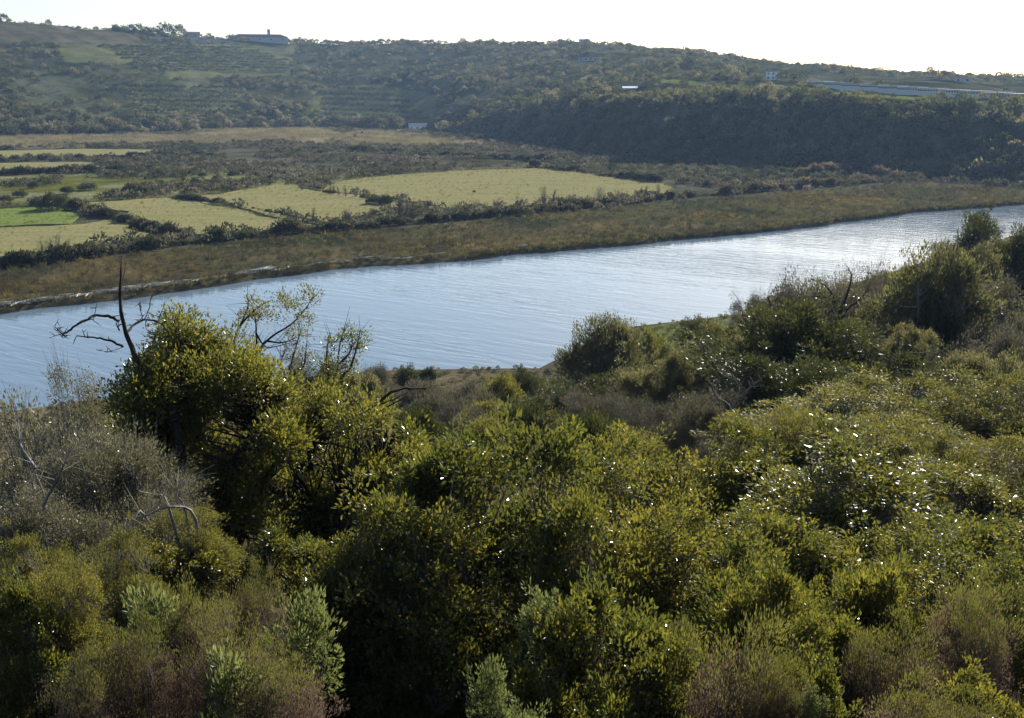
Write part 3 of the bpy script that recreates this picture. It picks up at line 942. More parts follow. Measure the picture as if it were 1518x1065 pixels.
prob = np.where(row, .006, prob)
prob = np.where(bare, .004, prob)
prob = np.where(pat, prob * .30, prob)
prob = np.where((px > 1090) & (py < 152) & ~dark, prob * .8, prob)
bld = inpoly(px, py, [(1130, 105), (1215, 108), (1540, 128), (1540, 158), (1300, 142), (1130, 126)])
prob = np.where(bld, .01, prob)
for bx in ((596, 646, 176, 204), (270, 300, 44, 60), (340, 430, 50, 66), (848, 886, 84, 98), (852, 880, 54, 68), (918, 950, 124, 140), (1130, 1160, 104, 124)):
    prob = np.where((px > bx[0]) & (px < bx[1]) & (py > bx[2]) & (py < bx[3]), .003, prob)
keep = vis & (rng.random(len(x)) < prob * .62)
x, y, z, px, py, hr, dark, clump, edge, row, bare = [a[keep] for a in (x, y, z, px, py, hr, dark, clump, edge, row, bare)]
n = len(x)
size = .9 + 2.8 * rng.random(n) ** 2.6 + 2.2 * np.clip(clump, 0, 1) * rng.random(n) + 3.6 * edge * rng.random(n)
size = np.where(dark, 2.4 + 3.0 * rng.random(n), size)
size = np.where(bare, size * .6, size)
# which of them show largest
order = np.argsort(-(size / np.hypot(x, y)) * (.75 + .5 * rng.random(n)) * np.where(dark, .72, 1.0))
r0 = np.hypot(x, y)
chosen, taken = [], np.zeros(n, bool)
for i in order:
    if len(chosen) >= 285:
        break
    if -5 < px[i] < 1523 and 25 < py[i] < 290:
        if all((px[i] - px[j]) ** 2 + (2 * (py[i] - py[j])) ** 2 > 150 for j in chosen):
            chosen.append(i); taken[i] = True
tone = rng.random(n)
base = np.where((tone < .45)[:, None], np.array([[.042, .050, .024]]), np.where((tone < .74)[:, None], np.array([[.072, .077, .036]]), np.array([[.13, .12, .08]])))
base = base * (.8 + .4 * rng.random((n, 1)))
base = np.where(dark[:, None] & (tone > .8)[:, None], np.array([[.11, .105, .07]]), base)
rest = ~taken
i = np.where(rest)[0]
if len(i) > 19000:
    i = i[rng.permutation(len(i))[:19000]]
scatter('hillside_scrub', T_SHRUB, np.stack([x[i], y[i], z[i] - .25], 1), size[i] * 1.25, base[i], M['scrub'], 8, kind='stuff', cvar=.3, zs=.9 + .35 * rng.random(len(i)),
        label='scrub and small trees covering the hillsides across the river', category='scrub')
print('hill scrub', len(i), 'chosen', len(chosen), 'of', n)

# hill trees one by one
HT = []
for k in range(5):
    for tn, c in (('dark', (.052, .060, .030)), ('olive', (.090, .094, .046)), ('pale', (.135, .125, .085))):
        V, Fc, t = T_TREE[k]
        rngk = np.random.default_rng(400 + k)
        cc = np.array(c) * (1 + .35 * (t[:, None] - .5) * 2)
        me = make_mesh('hill_tree_' + tn, V, Fc, [M['scrub']], col=cc)
        HT.append((tn, me))
ZN = [  # where on the hills, by rows and columns of the view
    (lambda a, b, d: d and a < 1000, 'on the steep shaded bank beyond the hay field'),
    (lambda a, b, d: d and a < 1250, 'on the steep shaded bank below the small white house'),
    (lambda a, b, d: d, 'on the shaded bank below the long white building'),
    (lambda a, b, d: a > 1090 and b < 146, 'along the terrace of the long white building'),
    (lambda a, b, d: a > 700 and b < 112, 'high on the rounded hill in the middle distance'),
    (lambda a, b, d: a > 700, 'on the lower slope of the rounded hill'),
    (lambda a, b, d: b < 66 and a < 470, 'near the farmhouse on the skyline'),
    (lambda a, b, d: a > 430 and b < 130, 'on the hill right of the vine rows'),
    (lambda a, b, d: a > 430, 'on the slope above the small white cottage'),
    (lambda a, b, d: b < 125, 'beside the vine rows on the left hill'),
    (lambda a, b, d: b < 165, 'on the middle of the left hill'),
    (lambda a, b, d: True, 'in the thicket at the foot of the left hill')]
WORD = {'dark': 'dark green', 'olive': 'olive green', 'pale': 'pale greyish'}
for q, i in enumerate(chosen):
    k = int(tone[i] * 4.99)
    tn = 'dark' if tone[i] < .45 else ('olive' if tone[i] < .8 else 'pale')
    me = [m for w_, m in HT if w_ == tn][q % 5]
    wh = next(s_ for f_, s_ in ZN if f_(px[i], py[i], bool(dark[i])))
    s_ = size[i] * (1.15 if dark[i] else 1.5)
    o = link('hill_tree', me, None, (x[i], y[i], z[i] - .2), label=WORD[tn] + ' round tree ' + wh, category='tree', group=WORD[tn] + ' trees ' + wh)
    o.scale = (s_, s_, s_ * (.75 + .3 * _rng.random())); o.rotation_euler = (0, 0, _rng.uniform(0, 6.28))

# skyline bushes are part of the same scrub, a denser fringe
ths = np.linspace(_th[1], _th[-2], 2600) + np.random.default_rng(9).normal(size=2600) * .002
rng = np.random.default_rng(12)
rc_ = np.interp(ths, _th, _R[:, 3]) + rng.uniform(-22, 6, len(ths))
x, y = rc_ * np.sin(ths), rc_ * np.cos(ths)
z = terrain(x, y)
px, py = project(x, y, z)
k = (fbm(x, y, 30, 66) > -.12) & (px > -60) & (px < 1580) & ((px > 205) | (rng.random(len(px)) < .25)) & ~((px > 225) & (px < 425) & (rng.random(len(px)) < .9))
sz = (1.2 + 2.6 * rng.random(len(x)) ** 2)[k]
cc = np.array([[.075, .08, .045]]) * (.7 + .6 * rng.random((k.sum(), 1)))
scatter('skyline_scrub', T_SHRUB, np.stack([x[k], y[k], z[k] - .2], 1), sz * 1.2, cc, M['scrub'], 10, kind='stuff',
        label='low bushes fringing the crest of the hills', category='scrub')

# vine rows and orchard rows: each row is one planted line
def planted_row(name, label, cat, group, pix0, pix1, sc, col, seed):
    m = 40
    P = ground_hit(np.linspace(pix0[0], pix1[0], m), np.linspace(pix0[1], pix1[1], m), 400, 1300, 3.0)
    P = P[~np.isnan(P[:, 0])]
    if len(P) < 5:
        return
    med = np.median(np.hypot(P[:, 0], P[:, 1]))
    P = P[np.abs(np.hypot(P[:, 0], P[:, 1]) - med) < 60]
    L = np.concatenate([[0], np.cumsum(np.linalg.norm(np.diff(P[:, :2], axis=0), axis=1))])
    s = np.arange(0, L[-1], sc * .95)
    X, Y = np.interp(s, L, P[:, 0]), np.interp(s, L, P[:, 1])
    rng = np.random.default_rng(seed)
    k = rng.random(len(X)) < .93
    X, Y = X[k], Y[k] + rng.normal(size=k.sum()) * .3
    Z = terrain(X, Y)
    cc = np.array(col)[None] * (.75 + .5 * rng.random((len(X), 1)))
    scatter(name, T_SMALL, np.stack([X, Y, Z - .1], 1), sc * (.8 + .5 * rng.random(len(X))), cc, M['scrub'], seed, zs=1.1, label=label, category=cat, group=group)
ORD = ['top', 'second', 'third', 'fourth', 'fifth', 'sixth', 'seventh', 'eighth', 'ninth', 'tenth', 'eleventh', 'twelfth']
for k in range(9):
    yy = 71 + k * 4.4
    x0 = 105 + (0 if k < 5 else (k - 4) * 32)
    planted_row('vine_row', ORD[k] + ' dark row of the vineyard below the farmhouse', 'vine row', 'vine rows below the farmhouse',
                (x0, yy - 1), (436 - max(0, k - 6) * 5, yy + 2), 2.3, (.016, .024, .012), 500 + k)
for k in range(6):
    yy = 133 + k * 7.2
    planted_row('orchard_row', ORD[k] + ' row of small trees in the left hill orchard', 'orchard row', 'orchard rows on the left hill',
                (190 + k * 3, yy - 1), (358 - k * 2, yy + 1), 3.1, (.016, .024, .012), 520 + k)
for k in range(6):
    yy = 133 + k * 8.2
    planted_row('orchard_row', ORD[k] + ' row of small trees in the orchard behind the white cottage', 'orchard row', 'orchard rows behind the white cottage',
                (468 + k * 3, yy), (635 - (5 - k) * 10, yy + 4), 3.2, (.016, .024, .012), 540 + k)
# ------------------------------------------------------------------ hedges and single plants of the valley
def hedge(label, pix, tall, seed, col=(.055, .06, .035), name='hedge', wide=1.0, group=None, gap=0.0):
    p = on_level([a for a, b in pix], [b for a, b in pix], 1.1)[:, :2]
    L = np.concatenate([[0], np.cumsum(np.linalg.norm(np.diff(p, axis=0), axis=1))])
    rng = np.random.default_rng(seed)
    n = int(L[-1] / (tall * .13)) + 4
    s = rng.random(n) * L[-1]
    x, y = np.interp(s, L, p[:, 0]) + rng.normal(size=n) * tall * .22 * wide, np.interp(s, L, p[:, 1]) + rng.normal(size=n) * tall * .22 * wide
    ht = np.clip(.8 + fbm(s, s * 0, tall * 2.5, seed, 3) * .9, .35, 1.3)
    if gap:
        k = fbm(s, s * 0 + 7, tall * 5, seed + 3) > gap
        x, y, ht = x[k], y[k], ht[k]
    n = len(x)
    z = terrain(x, y)
    cc = np.array(col)[None] * (.42 + .4 * rng.random((n, 1))) + np.where(rng.random((n, 1)) < .14, 1, 0) * np.array([[.06, .05, .04]])
    scatter(name, T_SHRUB, np.stack([x, y, z - .1], 1), tall * (.75 + .45 * rng.random(n)) * ht, np.clip(cc, .02, .3), M['scrub'], seed, zs=1.25, label=label, category='hedge', group=group)

hedge('long dark hedge between the hay fields and the river marsh', [(-60, 402), (60, 390), (200, 371), (320, 356), (420, 346), (520, 340), (600, 332), (700, 324), (800, 314), (900, 304), (1000, 294)], 2.05, 601)
hedge('brownish hedge running on from the field corner to the shaded bank', [(1000, 294), (1100, 286), (1200, 277), (1290, 271), (1360, 266)], 2.2, 602, (.10, .088, .06))
hedge('short dark hedge at the back right of the big hay field', [(788, 247), (830, 251), (870, 256)], 2.6, 603)
hedge('dark clumpy hedge behind the right corner of the hay field', [(892, 261), (930, 265), (975, 271)], 2.8, 604)
hedge('straight clipped hedge between the two middle hay fields', [(260, 295), (300, 299), (345, 304)], 1.5, 605)
hedge('thin hedge trailing from the clipped hedge to the long hedge', [(345, 304), (390, 313), (430, 321), (480, 332)], .7, 606, gap=-.2)
hedge('dark thick hedge beside the bright green plot', [(112, 310), (140, 318), (172, 326)], 2.1, 607)
hedge('dark hedge at the front of the left hay field', [(178, 328), (210, 336), (250, 344), (275, 346)], 1.9, 608, gap=-.35)
hedge('dark hedge beyond the upper green strip on the left', [(-40, 221), (100, 216), (200, 219), (300, 221), (420, 214)], 1.8, 609, gap=-.2)
hedge('dark hedge between the two green strips on the left', [(-40, 242), (60, 236), (130, 235), (240, 232), (330, 230)], 1.8, 610)
hedge('broken dark hedge below the lower green strip', [(-40, 262), (60, 257), (160, 255), (240, 251)], 2.2, 611)
hedge('line of dark shrubs along the edge of the reed beds', [(430, 222), (540, 224), (640, 232), (740, 235), (830, 243)], 2.7, 612, gap=-.25)
hedge('green hedge at the foot of the shaded bank', [(690, 206), (720, 208), (760, 211), (795, 213)], 3.2, 613, (.075, .078, .04))
hedge('pale brushwood along the foot of the shaded bank', [(1180, 262), (1240, 258), (1290, 261), (1340, 266)], 3.0, 614, (.15, .12, .09))
hedge('thin row of shrubs inside the hay field edge', [(470, 284), (520, 291), (585, 299)], 1.0, 615, (.09, .08, .05), gap=-.1)

# bare saplings, bushes out in the fields
def make_sapling(seed, Hh=3.0):
    rng = np.random.default_rng(seed)
    parts = []
    P0, P1 = [], []
    for k in range(9):
        a = rng.random() * 6.28
        b = np.array([math.cos(a) * .15, math.sin(a) * .15, -.1])
        t = np.array([math.cos(a) * rng.uniform(.3, .9), math.sin(a) * rng.uniform(.3, .9), Hh * rng.uniform(.65, 1)])
        path = smooth_path([b, b * .5 + t * .5 + rng.normal(size=3) * .1, t], 3)
        parts.append(tube(path, np.linspace(.045, .012, len(path)), 4))
        for j in range(12):
            q = path[rng.integers(2, len(path))]
            P0.append(q); P1.append(q + np.array([rng.normal() * .3, rng.normal() * .3, rng.uniform(.2, .7)]))
    parts.append(cones(np.array(P0), np.array(P1), .016, .006, 3))
    V, Fq = join(parts)
    c = dome_points(rng, 70, .8, Hh * .9, .2)[0]
    LV, LF, t = leaf_cloud(rng, c, rdir(rng, len(c)) + [0, 0, .5], .22, .09)
    return make_mesh('sapling_stems', V, Fq, [M['bark']]), make_mesh('sapling_leaves', LV, LF, [M['heath']], tint=t)
SAP = [make_sapling(700 + k) for k in range(3)]
def valley_plant(name, protos, px, base, h, label, cat, group=None, pn=('stems', 'foliage'), wide=None):
    p = on_level([px], [base], 1.1)[0]
    g = tz(p[0], p[1])
    t = thing(name, label, cat, (p[0], p[1], g - .05), group, _rng.uniform(0, 6.28), (wide or h / 3.0, wide or h / 3.0, h / 3.0))
    a, b = protos[_rng.randrange(len(protos))]
    link(pn[0], a, t); link(pn[1], b, t)
for px, base, h in [(425, 336, 4.2), (440, 338, 3.2), (462, 334, 3.6), (515, 330, 3.4), (590, 326, 5.2), (600, 326, 4.6), (612, 325, 3.8), (640, 322, 3.0), (705, 316, 3.4), (735, 314, 3.6), (770, 312, 3.9), (805, 308, 5.0), (818, 307, 4.2), (850, 304, 3.0), (890, 300, 4.6), (915, 298, 3.4), (955, 294, 3.2), (975, 292, 3.4)]:
    valley_plant('bare_sapling', SAP, px, base, h, 'brown leafless sapling rising above the long dark hedge', 'sapling', 'bare saplings in the long hedge')
for px, base, h in [(66, 386, 3.8), (82, 384, 4.6), (100, 380, 3.0)]:
    valley_plant('bare_sapling', SAP, px, base, h, 'leafless sapling at the left end of the long hedge', 'sapling', 'bare saplings at the left end of the long hedge')
for px, base, h in [(447, 283, 2.6), (492, 288, 4.0), (503, 290, 2.6), (513, 292, 3.0), (527, 293, 3.0), (541, 296, 2.6)]:
    valley_plant('bare_sapling', SAP, px, base, h, 'leafless sapling in the line between two hay fields', 'sapling', 'saplings between the hay fields')
BUSHM = [(b, a) for a, b, _, _ in KIND['low']]
def field_bush(px, base, wpx, hpx, label, group=None, name='field_bush'):
    p = on_level([px], [base], 1.1)[0]
    m = p[1] / CP / F
    fol, st, R0, H0 = KIND['low'][_rng.randrange(2)]
    t = thing(name, label, 'bush', (p[0], p[1], tz(p[0], p[1]) - .08), group, _rng.uniform(0, 6.28), (wpx * m / 2 / R0, wpx * m / 2 / R0, hpx * m / H0))
    link('foliage', fol, t); link('stems', st, t)
field_bush(195, 289, 24, 16, 'round dark bush behind the left hay field, leftmost of four')
field_bush(212, 290, 22, 14, 'dark bush just right of the leftmost round bush behind the hay field')
field_bush(226, 287, 20, 10, 'small dark bush at the right end of the four behind the hay field')
field_bush(170, 291, 26, 10, 'low wide bush left of the round bush behind the hay field')
field_bush(80, 312, 44, 24, 'large dark bush at the corner of the bright green plot')
field_bush(60, 306, 26, 14, 'smaller dark bush left of the large one by the green plot')
field_bush(555, 303, 26, 13, 'dark low bush at the near corner of the middle hay field')
field_bush(573, 304, 22, 14, 'dark taller bush beside the corner of the middle hay field')
field_bush(703, 286, 5, 4, 'tiny dark bush alone in the big hay field')
field_bush(1020, 268, 16, 9, 'single round bush at the right tip of the big hay field')
for px, b in [(1078, 271), (1108, 268), (1050, 276), (1145, 262), (1160, 257)]:
    field_bush(px, b, 17, 9, 'dark round bush on the rough meadow before the shaded bank', 'bushes on the rough meadow')
for px, b in [(300, 262), (322, 266), (345, 260), (378, 262), (402, 266), (415, 258), (365, 271), (290, 272)]:
    field_bush(px, b, 13, 7, 'small dark bush dotted on the pale meadow behind the fields', 'bushes dotted on the pale meadow')
for px, b, w_ in [(30, 292, 20), (8, 300, 24), (130, 282, 26), (100, 287, 18), (50, 279, 16)]:
    field_bush(px, b, w_, 10, 'dark bush on the rough ground left of the hay fields', 'bushes on the rough left ground')

# bleached driftwood along the far bank
rng = np.random.default_rng(801)
LOGS = []
for k in range(4):
    P0, P1 = [], []
    parts = []
    for j in range(7):
        a = rng.normal() * .35
        o_ = rng.normal(size=3) * np.array([.6, .25, .05]) + np.array([0, 0, .1])
        d_ = np.array([math.cos(a), math.sin(a), .05]) * rng.uniform(.7, 1.7)
        path = smooth_path([o_ - d_, o_ + rng.normal(size=3) * .08, o_ + d_], 2)
        parts.append(tube(path, np.linspace(.10, .05, len(path)), 5))
    LOGS.append(make_mesh('driftwood', *join(parts), [M['drift']]))
def bank_y(px):
    return float(np.interp(px, [0, 130, 270, 400, 470, 560, 680, 790, 880, 1010], [466, 452, 431, 413, 402, 395, 387, 376, 368, 355]))
for k, (px, dy, s_) in enumerate([(8, 13, 1.1), (22, 12, 1.2), (38, 14, .8), (70, 14, .7), (100, 16, .7), (128, 14, .9), (150, 16, .8), (175, 12, .8), (195, 14, 1.0), (212, 13, 1.2), (228, 12, 1.1), (242, 13, 1.0), (262, 10, .8), (350, 12, .8), (376, 12, 1.4), (386, 13, 1.5), (398, 11, 1.1), (412, 10, .8), (440, 10, .8), (470, 10, .7), (545, 11, 1.3), (552, 12, .8), (575, 9, .7), (605, 8, .8), (640, 11, .6), (655, 12, .6), (48, 12, .9), (58, 15, .8), (84, 13, .8), (112, 14, .9), (140, 13, .8), (162, 14, .9), (185, 15, .9), (204, 11, .9), (220, 15, .9), (250, 11, .9), (275, 12, .8), (290, 11, .7), (308, 12, .8), (330, 11, .7), (362, 11, .9), (425, 11, .8), (455, 9, .7), (490, 10, .8), (515, 9, .7), (590, 9, .7), (625, 10, .7), (775, 12, .8), (835, 10, .6)]):
    p = on_level([px], [bank_y(px) - dy], .7)[0]
    o = link('driftwood', LOGS[k % 4], None, (p[0], p[1], tz(p[0], p[1]) + .22), category='driftwood',
             label='bleached driftwood ' + ('on the far bank at its left end' if px < 60 else 'on the far bank behind the dead tree' if px < 300 else 'heaped at the small point of the far bank' if px < 430 else 'scattered on the far bank behind mid river'),
             group='driftwood ' + ('at the left end of the bank' if px < 60 else 'behind the dead tree' if px < 300 else 'at the small point' if px < 430 else 'behind mid river'))
    o.scale = (s_, s_, s_); o.rotation_euler = (0, 0, math.radians(25) + _rng.uniform(-.3, .3))

# ------------------------------------------------------------------ buildings on the hills
def mesh_part(name, boxes, mat, parent, extra=None):
    parts = [box(*b) for b in boxes]
    if extra is not None:
        parts += extra
    return link(name, make_mesh(name, *join(parts), [mat]), parent)

def gable(x0, x1, y0, y1, z0, z1, hip=.0):
    ym = (y0 + y1) / 2
    V = np.array([[x0, y0, z0], [x1, y0, z0], [x1, y1, z0], [x0, y1, z0], [x0 + hip, ym, z1], [x1 - hip, ym, z1]], float)
    # faces as quads, triangles doubled on the last corner are avoided by using quads with the ridge
    return V, [np.array([[0, 1, 5, 4], [2, 3, 4, 5], [3, 2, 1, 0]]), np.array([[1, 2, 5], [3, 0, 4]])]

def house(name, label, px, base, wpx, hpx, deep, wall, roof, rz=0, roof_h=.35, nwin=3, hip=.0, flat=False, door=True, r1=1300, cat='house', storeys=1):
    p = ground_hit(px, base, 250, r1, 1.0)[0]
    r = math.hypot(p[0], p[1])
    m = r / F
    w, h = wpx * m, hpx * m
    t = thing(name, label, cat, (p[0], p[1], p[2]), None, rz - math.atan2(p[0], p[1]) * 1.0)
    wh = h * (1 - (0 if flat else roof_h))
    mesh_part('wall', [(-w / 2, w / 2, 0, deep, -2.5, wh)], wall, t)
    if flat:
        mesh_part('roof', [(-w / 2 - .3, w / 2 + .3, -.3, deep + .3, wh + .002, wh + .35)], roof, t)
    else:
        V, Fq = gable(-w / 2 - .4, w / 2 + .4, -.4, deep + .4, wh + .003, h, hip * w)
        link('roof', make_mesh('roof', V, Fq, [roof]), t)
    for s_ in range(storeys):
        for k in range(nwin):
            cx = -w / 2 + w * (k + .5) / nwin
            ww, hh = min(1.1, w / nwin * .4), min(1.2, wh / storeys * .42)
            z0 = wh * (s_ + .35) / storeys
            wdw = mesh_part('window', [(cx - ww / 2, cx + ww / 2, -.06, -.003, z0, z0 + hh)], M['glass'], t)
    return t, w, wh, h, m

# skyline trees of the left hill
for k, (px, b, h_) in enumerate([(6, 33, 9), (30, 34, 9), (62, 36, 6), (72, 37, 6), (122, 40, 9), (130, 41, 8), (172, 47, 8), (184, 48, 8), (195, 48, 9), (206, 49, 10), (218, 50, 8), (228, 51, 8), (246, 55, 16), (266, 55, 14), (310, 57, 6), (330, 58, 5), (345, 62, 8), (360, 64, 7), (422, 64, 8), (460, 67, 6), (674, 64, 8), (686, 65, 7), (712, 64, 5), (500, 67, 6), (640, 66, 6)]):
    p = ground_hit(px, b, 400, 1400, 2.0)[0]
    if np.isnan(p[0]):
        continue
    s_ = h_ * 1.15 * math.hypot(p[0], p[1]) / F
    wh = 'left end of the skyline' if px < 140 else ('skyline left of the farmhouse' if px < 300 else ('skyline beside the farmhouse' if px < 520 else 'skyline of the rounded hill'))
    o = link('skyline_tree', HT[(k % 5) * 3 + (k % 2)][1], None, (p[0], p[1], p[2] - .3), label='dark round tree standing on the ' + wh, category='tree', group='trees on the ' + wh)
    o.scale = (s_ * 1.15, s_ * 1.15, s_)

# the long low farmhouse with a chimney on the skyline
t, w, wh, h, m = house('farmhouse', 'long low farmhouse with a tall chimney on the left skyline', 385, 62, 78, 10, 9, M['cream'], M['roof'], roof_h=.45, nwin=5, hip=.14)
ch = mesh_part('chimney', [(w * .14, w * .14 + 2.8, 3.4, 5.6, wh, h + 4.2)], M['grey_wall'], t)
mesh_part('chimney_cap', [(w * .14 - .25, w * .14 + 3.05, 3.15, 5.85, h + 4.203, h + 4.8)], M['grey_wall'], ch)
house('house', 'small white house with a low roof between trees on the left skyline', 284, 55, 22, 7, 6, M['cream'], M['roof'], nwin=2)
p0, p1 = ground_hit([222, 345], [59, 63], 500, 1200, 1.5)
d = np.linalg.norm((p1 - p0)[:2]); 
t = thing('garden_wall', 'long pale grey wall in front of the skyline farmhouse', 'wall', tuple(p0), None, math.atan2(p1[1] - p0[1], p1[0] - p0[0]))
mesh_part('wall_panel', [(0, d, 0, .4, -2.5, 2.2)], M['grey_wall'], t)
mesh_part('coping', [(-.1, d + .1, -.1, .5, 2.203, 2.4)], M['cream'], t)
house('house', 'pale square house on top of the rounded hill', 866, 63, 15, 5.5, 7, M['white'], M['paleroof'], nwin=2)
house('house', 'long pale house part way down the rounded hill', 872, 91, 28, 4.5, 7, M['grey_wall'], M['paleroof'], nwin=4, flat=True)
house('shed', 'bright white roofed shed on the open hillside', 934, 133, 20, 4, 6, M['cream'], M['metalroof'], nwin=2, roof_h=.6, cat='shed')
house('cottage', 'small white cottage at the foot of the hill beside the green plot', 619, 194, 25, 10, 5, M['bright'], M['cream'], nwin=3, roof_h=.3, rz=math.radians(-8))
house('house', 'two storey white house left of the long white building', 1146, 119, 20, 11, 7, M['bright'], M['paleroof'], nwin=3, flat=True, storeys=2)
house('house', 'little pale house on the skyline above the long white building', 1427, 123, 22, 6, 6, M['cream'], M['paleroof'], nwin=2, flat=True)

# the long white building stepping down the terrace on the right
A, B = ground_hit([1196, 1560], [126, 150], 330, 900, 1.0)
d = np.linalg.norm((B - A)[:2]); rz = math.atan2(B[1] - A[1], B[0] - A[0])
for px, b, h_, lb in [(1262, 130, 15, 'dark round tree before the left third of the long white building'), (1303, 132, 11, 'smaller dark tree just right of the tree before the long white building'), (1478, 150, 10, 'dark tree before the right end of the long white building'), (1165, 121, 15, 'dark tree between the two storey house and the long white building'), (1185, 122, 13, 'dark tree touching the left end of the long white building'), (1120, 122, 10, 'dark tree left of the two storey white house')]:
    q_ = ground_hit(px, b, 330, 900, 1.0)[0]
    s_ = h_ * 1.1 * math.hypot(q_[0], q_[1]) / F
    o = link('terrace_tree', HT[3 * (px % 4)][1], None, (q_[0], q_[1], q_[2] - .3), label=lb, category='tree')
    o.scale = (s_ * 1.5, s_ * 1.5, s_)
t = thing('long_building', 'very long low white building with a row of dark windows', 'building', tuple(A), None, rz)
NB = 12
m = np.hypot(*A[:2]) / F
hh = 4.6 * m
for k in range(NB):
    x0, x1 = d * k / NB, d * (k + 1) / NB
    z0 = (B[2] - A[2]) * (k + .5) / NB
    mesh_part('wall', [(x0 + .003, x1 - .003, 0, 8, z0 - 3.5, z0 + hh)], M['white'], t)
    mesh_part('roof', [(x0 + .003, x1 - .003, -.5, 8.5, z0 + hh + .003, z0 + hh + .3)], M['paleroof'] if k else M['metalroof'], t)
    nw = 8
    for j in range(nw):
        cx = x0 + (x1 - x0) * (j + .5) / nw
        mesh_part('window', [(cx - (x1 - x0) * .035, cx + (x1 - x0) * .035, -.08, -.004, z0 + hh * .42, z0 + hh * .78)], M['glass'], t)
p = ground_hit(1217, 125, 330, 900, 1.0)[0]

# pole by the farmhouse
p = ground_hit(447, 66, 500, 1300, 1.5)[0]
t = thing('utility_pole', 'thin pole with a crossarm on the skyline right of the farmhouse', 'pole', tuple(p))
link('post', make_mesh('post', *tube([[0, 0, -.5], [0, 0, 5], [0, 0, 9.5]], [.16, .14, .11], 8), [M['frame']]), t)
link('crossarm', make_mesh('crossarm', *box(-1.2, 1.2, -.08, .08, 8.6, 8.85), [M['frame']]), t)
# ------------------------------------------------------------------ near slope: bushes and trees one by one
P = plant
# centre evergreens
P('ever', 740, 628, 13.2, 430, 'big glossy evergreen bush in the centre with a dark shaded near side', var=0)
P('ever', 600, 740, 11.8, 330, 'evergreen bush filling the gap left of the big central bush', var=1)
P('ever', 930, 640, 16.5, 300, 'evergreen bush just right of the big central one, glossy leaved', var=2)
P('ever', 1070, 640, 17.5, 270, 'evergreen bush right of centre below the bare grey scrub', var=0)
P('ever', 860, 740, 11.4, 330, 'evergreen bush below the centre with yellowish sunlit tips', var=1)
P('ever', 1010, 745, 12.5, 300, 'broad evergreen bush between the centre and the right edge', var=2)
P('ever', 1290, 672, 15.0, 420, 'broad golden green evergreen bush at the right, largest there', var=1)
P('ever', 1170, 770, 12.0, 300, 'evergreen bush below the large golden green one on the right', var=0)
P('ever', 1400, 770, 12.0, 330, 'evergreen bush at the right edge, in front of the olive green mass', var=2)
P('ever', 1500, 765, 12.5, 220, 'evergreen bush cut off by the right edge of the view', var=0)
P('evsmall', 950, 868, 8.6, 230, 'small golden evergreen shrub at the bottom behind the heath', var=0)
P('evsmall', 870, 925, 7.8, 200, 'small evergreen shrub at the bottom left of the golden one', var=1)
P('evsmall', 1240, 850, 9.6, 240, 'small evergreen shrub behind the two heath shrubs on the right', var=1)
P('evsmall', 1130, 870, 9.2, 200, 'small dark evergreen shrub between the two heaths at the bottom', var=0)
P('evsmall', 1480, 1005, 7.4, 170, 'small glossy shrub in the bottom right corner', var=1)
P('evsmall', 930, 985, 7.3, 220, 'low evergreen shrub at the bottom edge left of the pink heath', var=1)
P('ever', 1240, 925, 8.4, 240, 'dark evergreen bush in the shaded gap between the heaths', var=0)
P('ever', 1330, 845, 10.0, 270, 'evergreen bush behind the green topped heath', var=1)
P('ever', 1505, 860, 9.4, 240, 'evergreen bush at the right edge behind the feathery heath', var=2)
P('evsmall', 1215, 1000, 7.2, 180, 'low dark shrub at the bottom edge beside the thin stalk', var=0)
P('ever', 1110, 835, 10.4, 260, 'evergreen bush behind the bottom pink heaths', var=2)
P('ever', 520, 800, 11.5, 230, 'evergreen bush under the right side of the tall tree', var=2)
P('evsmall', 430, 790, 12.5, 170, 'evergreen shrub right of the dark trunk', var=0)
P('evsmall', 260, 800, 11.2, 170, 'evergreen shrub left of the dark trunk', var=1)
P('ever', 1420, 690, 17.5, 280, 'evergreen bush between the golden green one and the right edge', var=0)
P('ever', 690, 915, 10.6, 330, 'dark evergreen bush in deep shade at the bottom centre', var=1)
# olive green mass at the right
P('olive', 1250, 590, 27, 330, 'smooth olive green bush, left end of the rounded mass on the right', var=0)
P('olive', 1390, 572, 29, 330, 'smooth olive green bush in the middle of the rounded mass on the right', var=1)
P('olive', 1510, 570, 28, 260, 'smooth olive green bush at the right edge of the view', var=0)
P('olive', 1330, 640, 22, 300, 'lower olive green bush in front of the rounded mass', var=1)
P('olive', 1480, 655, 21, 260, 'lower olive green bush by the right edge, twigs showing', var=0)
P('olive', 1180, 620, 24, 170, 'low olive green bush at the left foot of the rounded mass', var=1)
# heaths and pale plants at the bottom
P('heath', 1085, 938, 7.6, 220, 'pinkish brown heath shrub with green tips at the bottom centre right', var=0)
P('heath', 1030, 945, 8.2, 150, 'pinkish brown heath shrub overlapping the left side of another', var=1)
P('heath', 1350, 935, 8.0, 170, 'green topped heath shrub at the lower right', var=1)
P('heath', 1430, 862, 9.0, 170, 'pink brown feathery heath shrub, highest on the right', var=0)
P('heath', 1470, 925, 8.2, 130, 'pinkish heath shrub below the feathery one', var=1)
P('heath', 1330, 1020, 6.6, 150, 'low brownish heath shrub at the very bottom right', var=0)
P('heath', 1420, 1010, 6.8, 120, 'low pinkish heath shrub in the bottom right, beside the glossy shrub', var=1)
P('heath', 1150, 980, 7.2, 120, 'small pinkish heath shrub right of the larger two at the bottom', var=1)
P('sage', 852, 865, 8.3, 75, 'upright pale green plant in front of the dark hollow', var=0)
P('sage', 748, 990, 6.8, 85, 'pale green leafy plant at the bottom centre', var=1)
P('sage', 790, 1040, 6.5, 70, 'pale plant low at the bottom edge right of the leafy one', var=0)
P('sage', 1230, 1020, 6.9, 45, 'thin upright pale stalk at the bottom right', var=1)
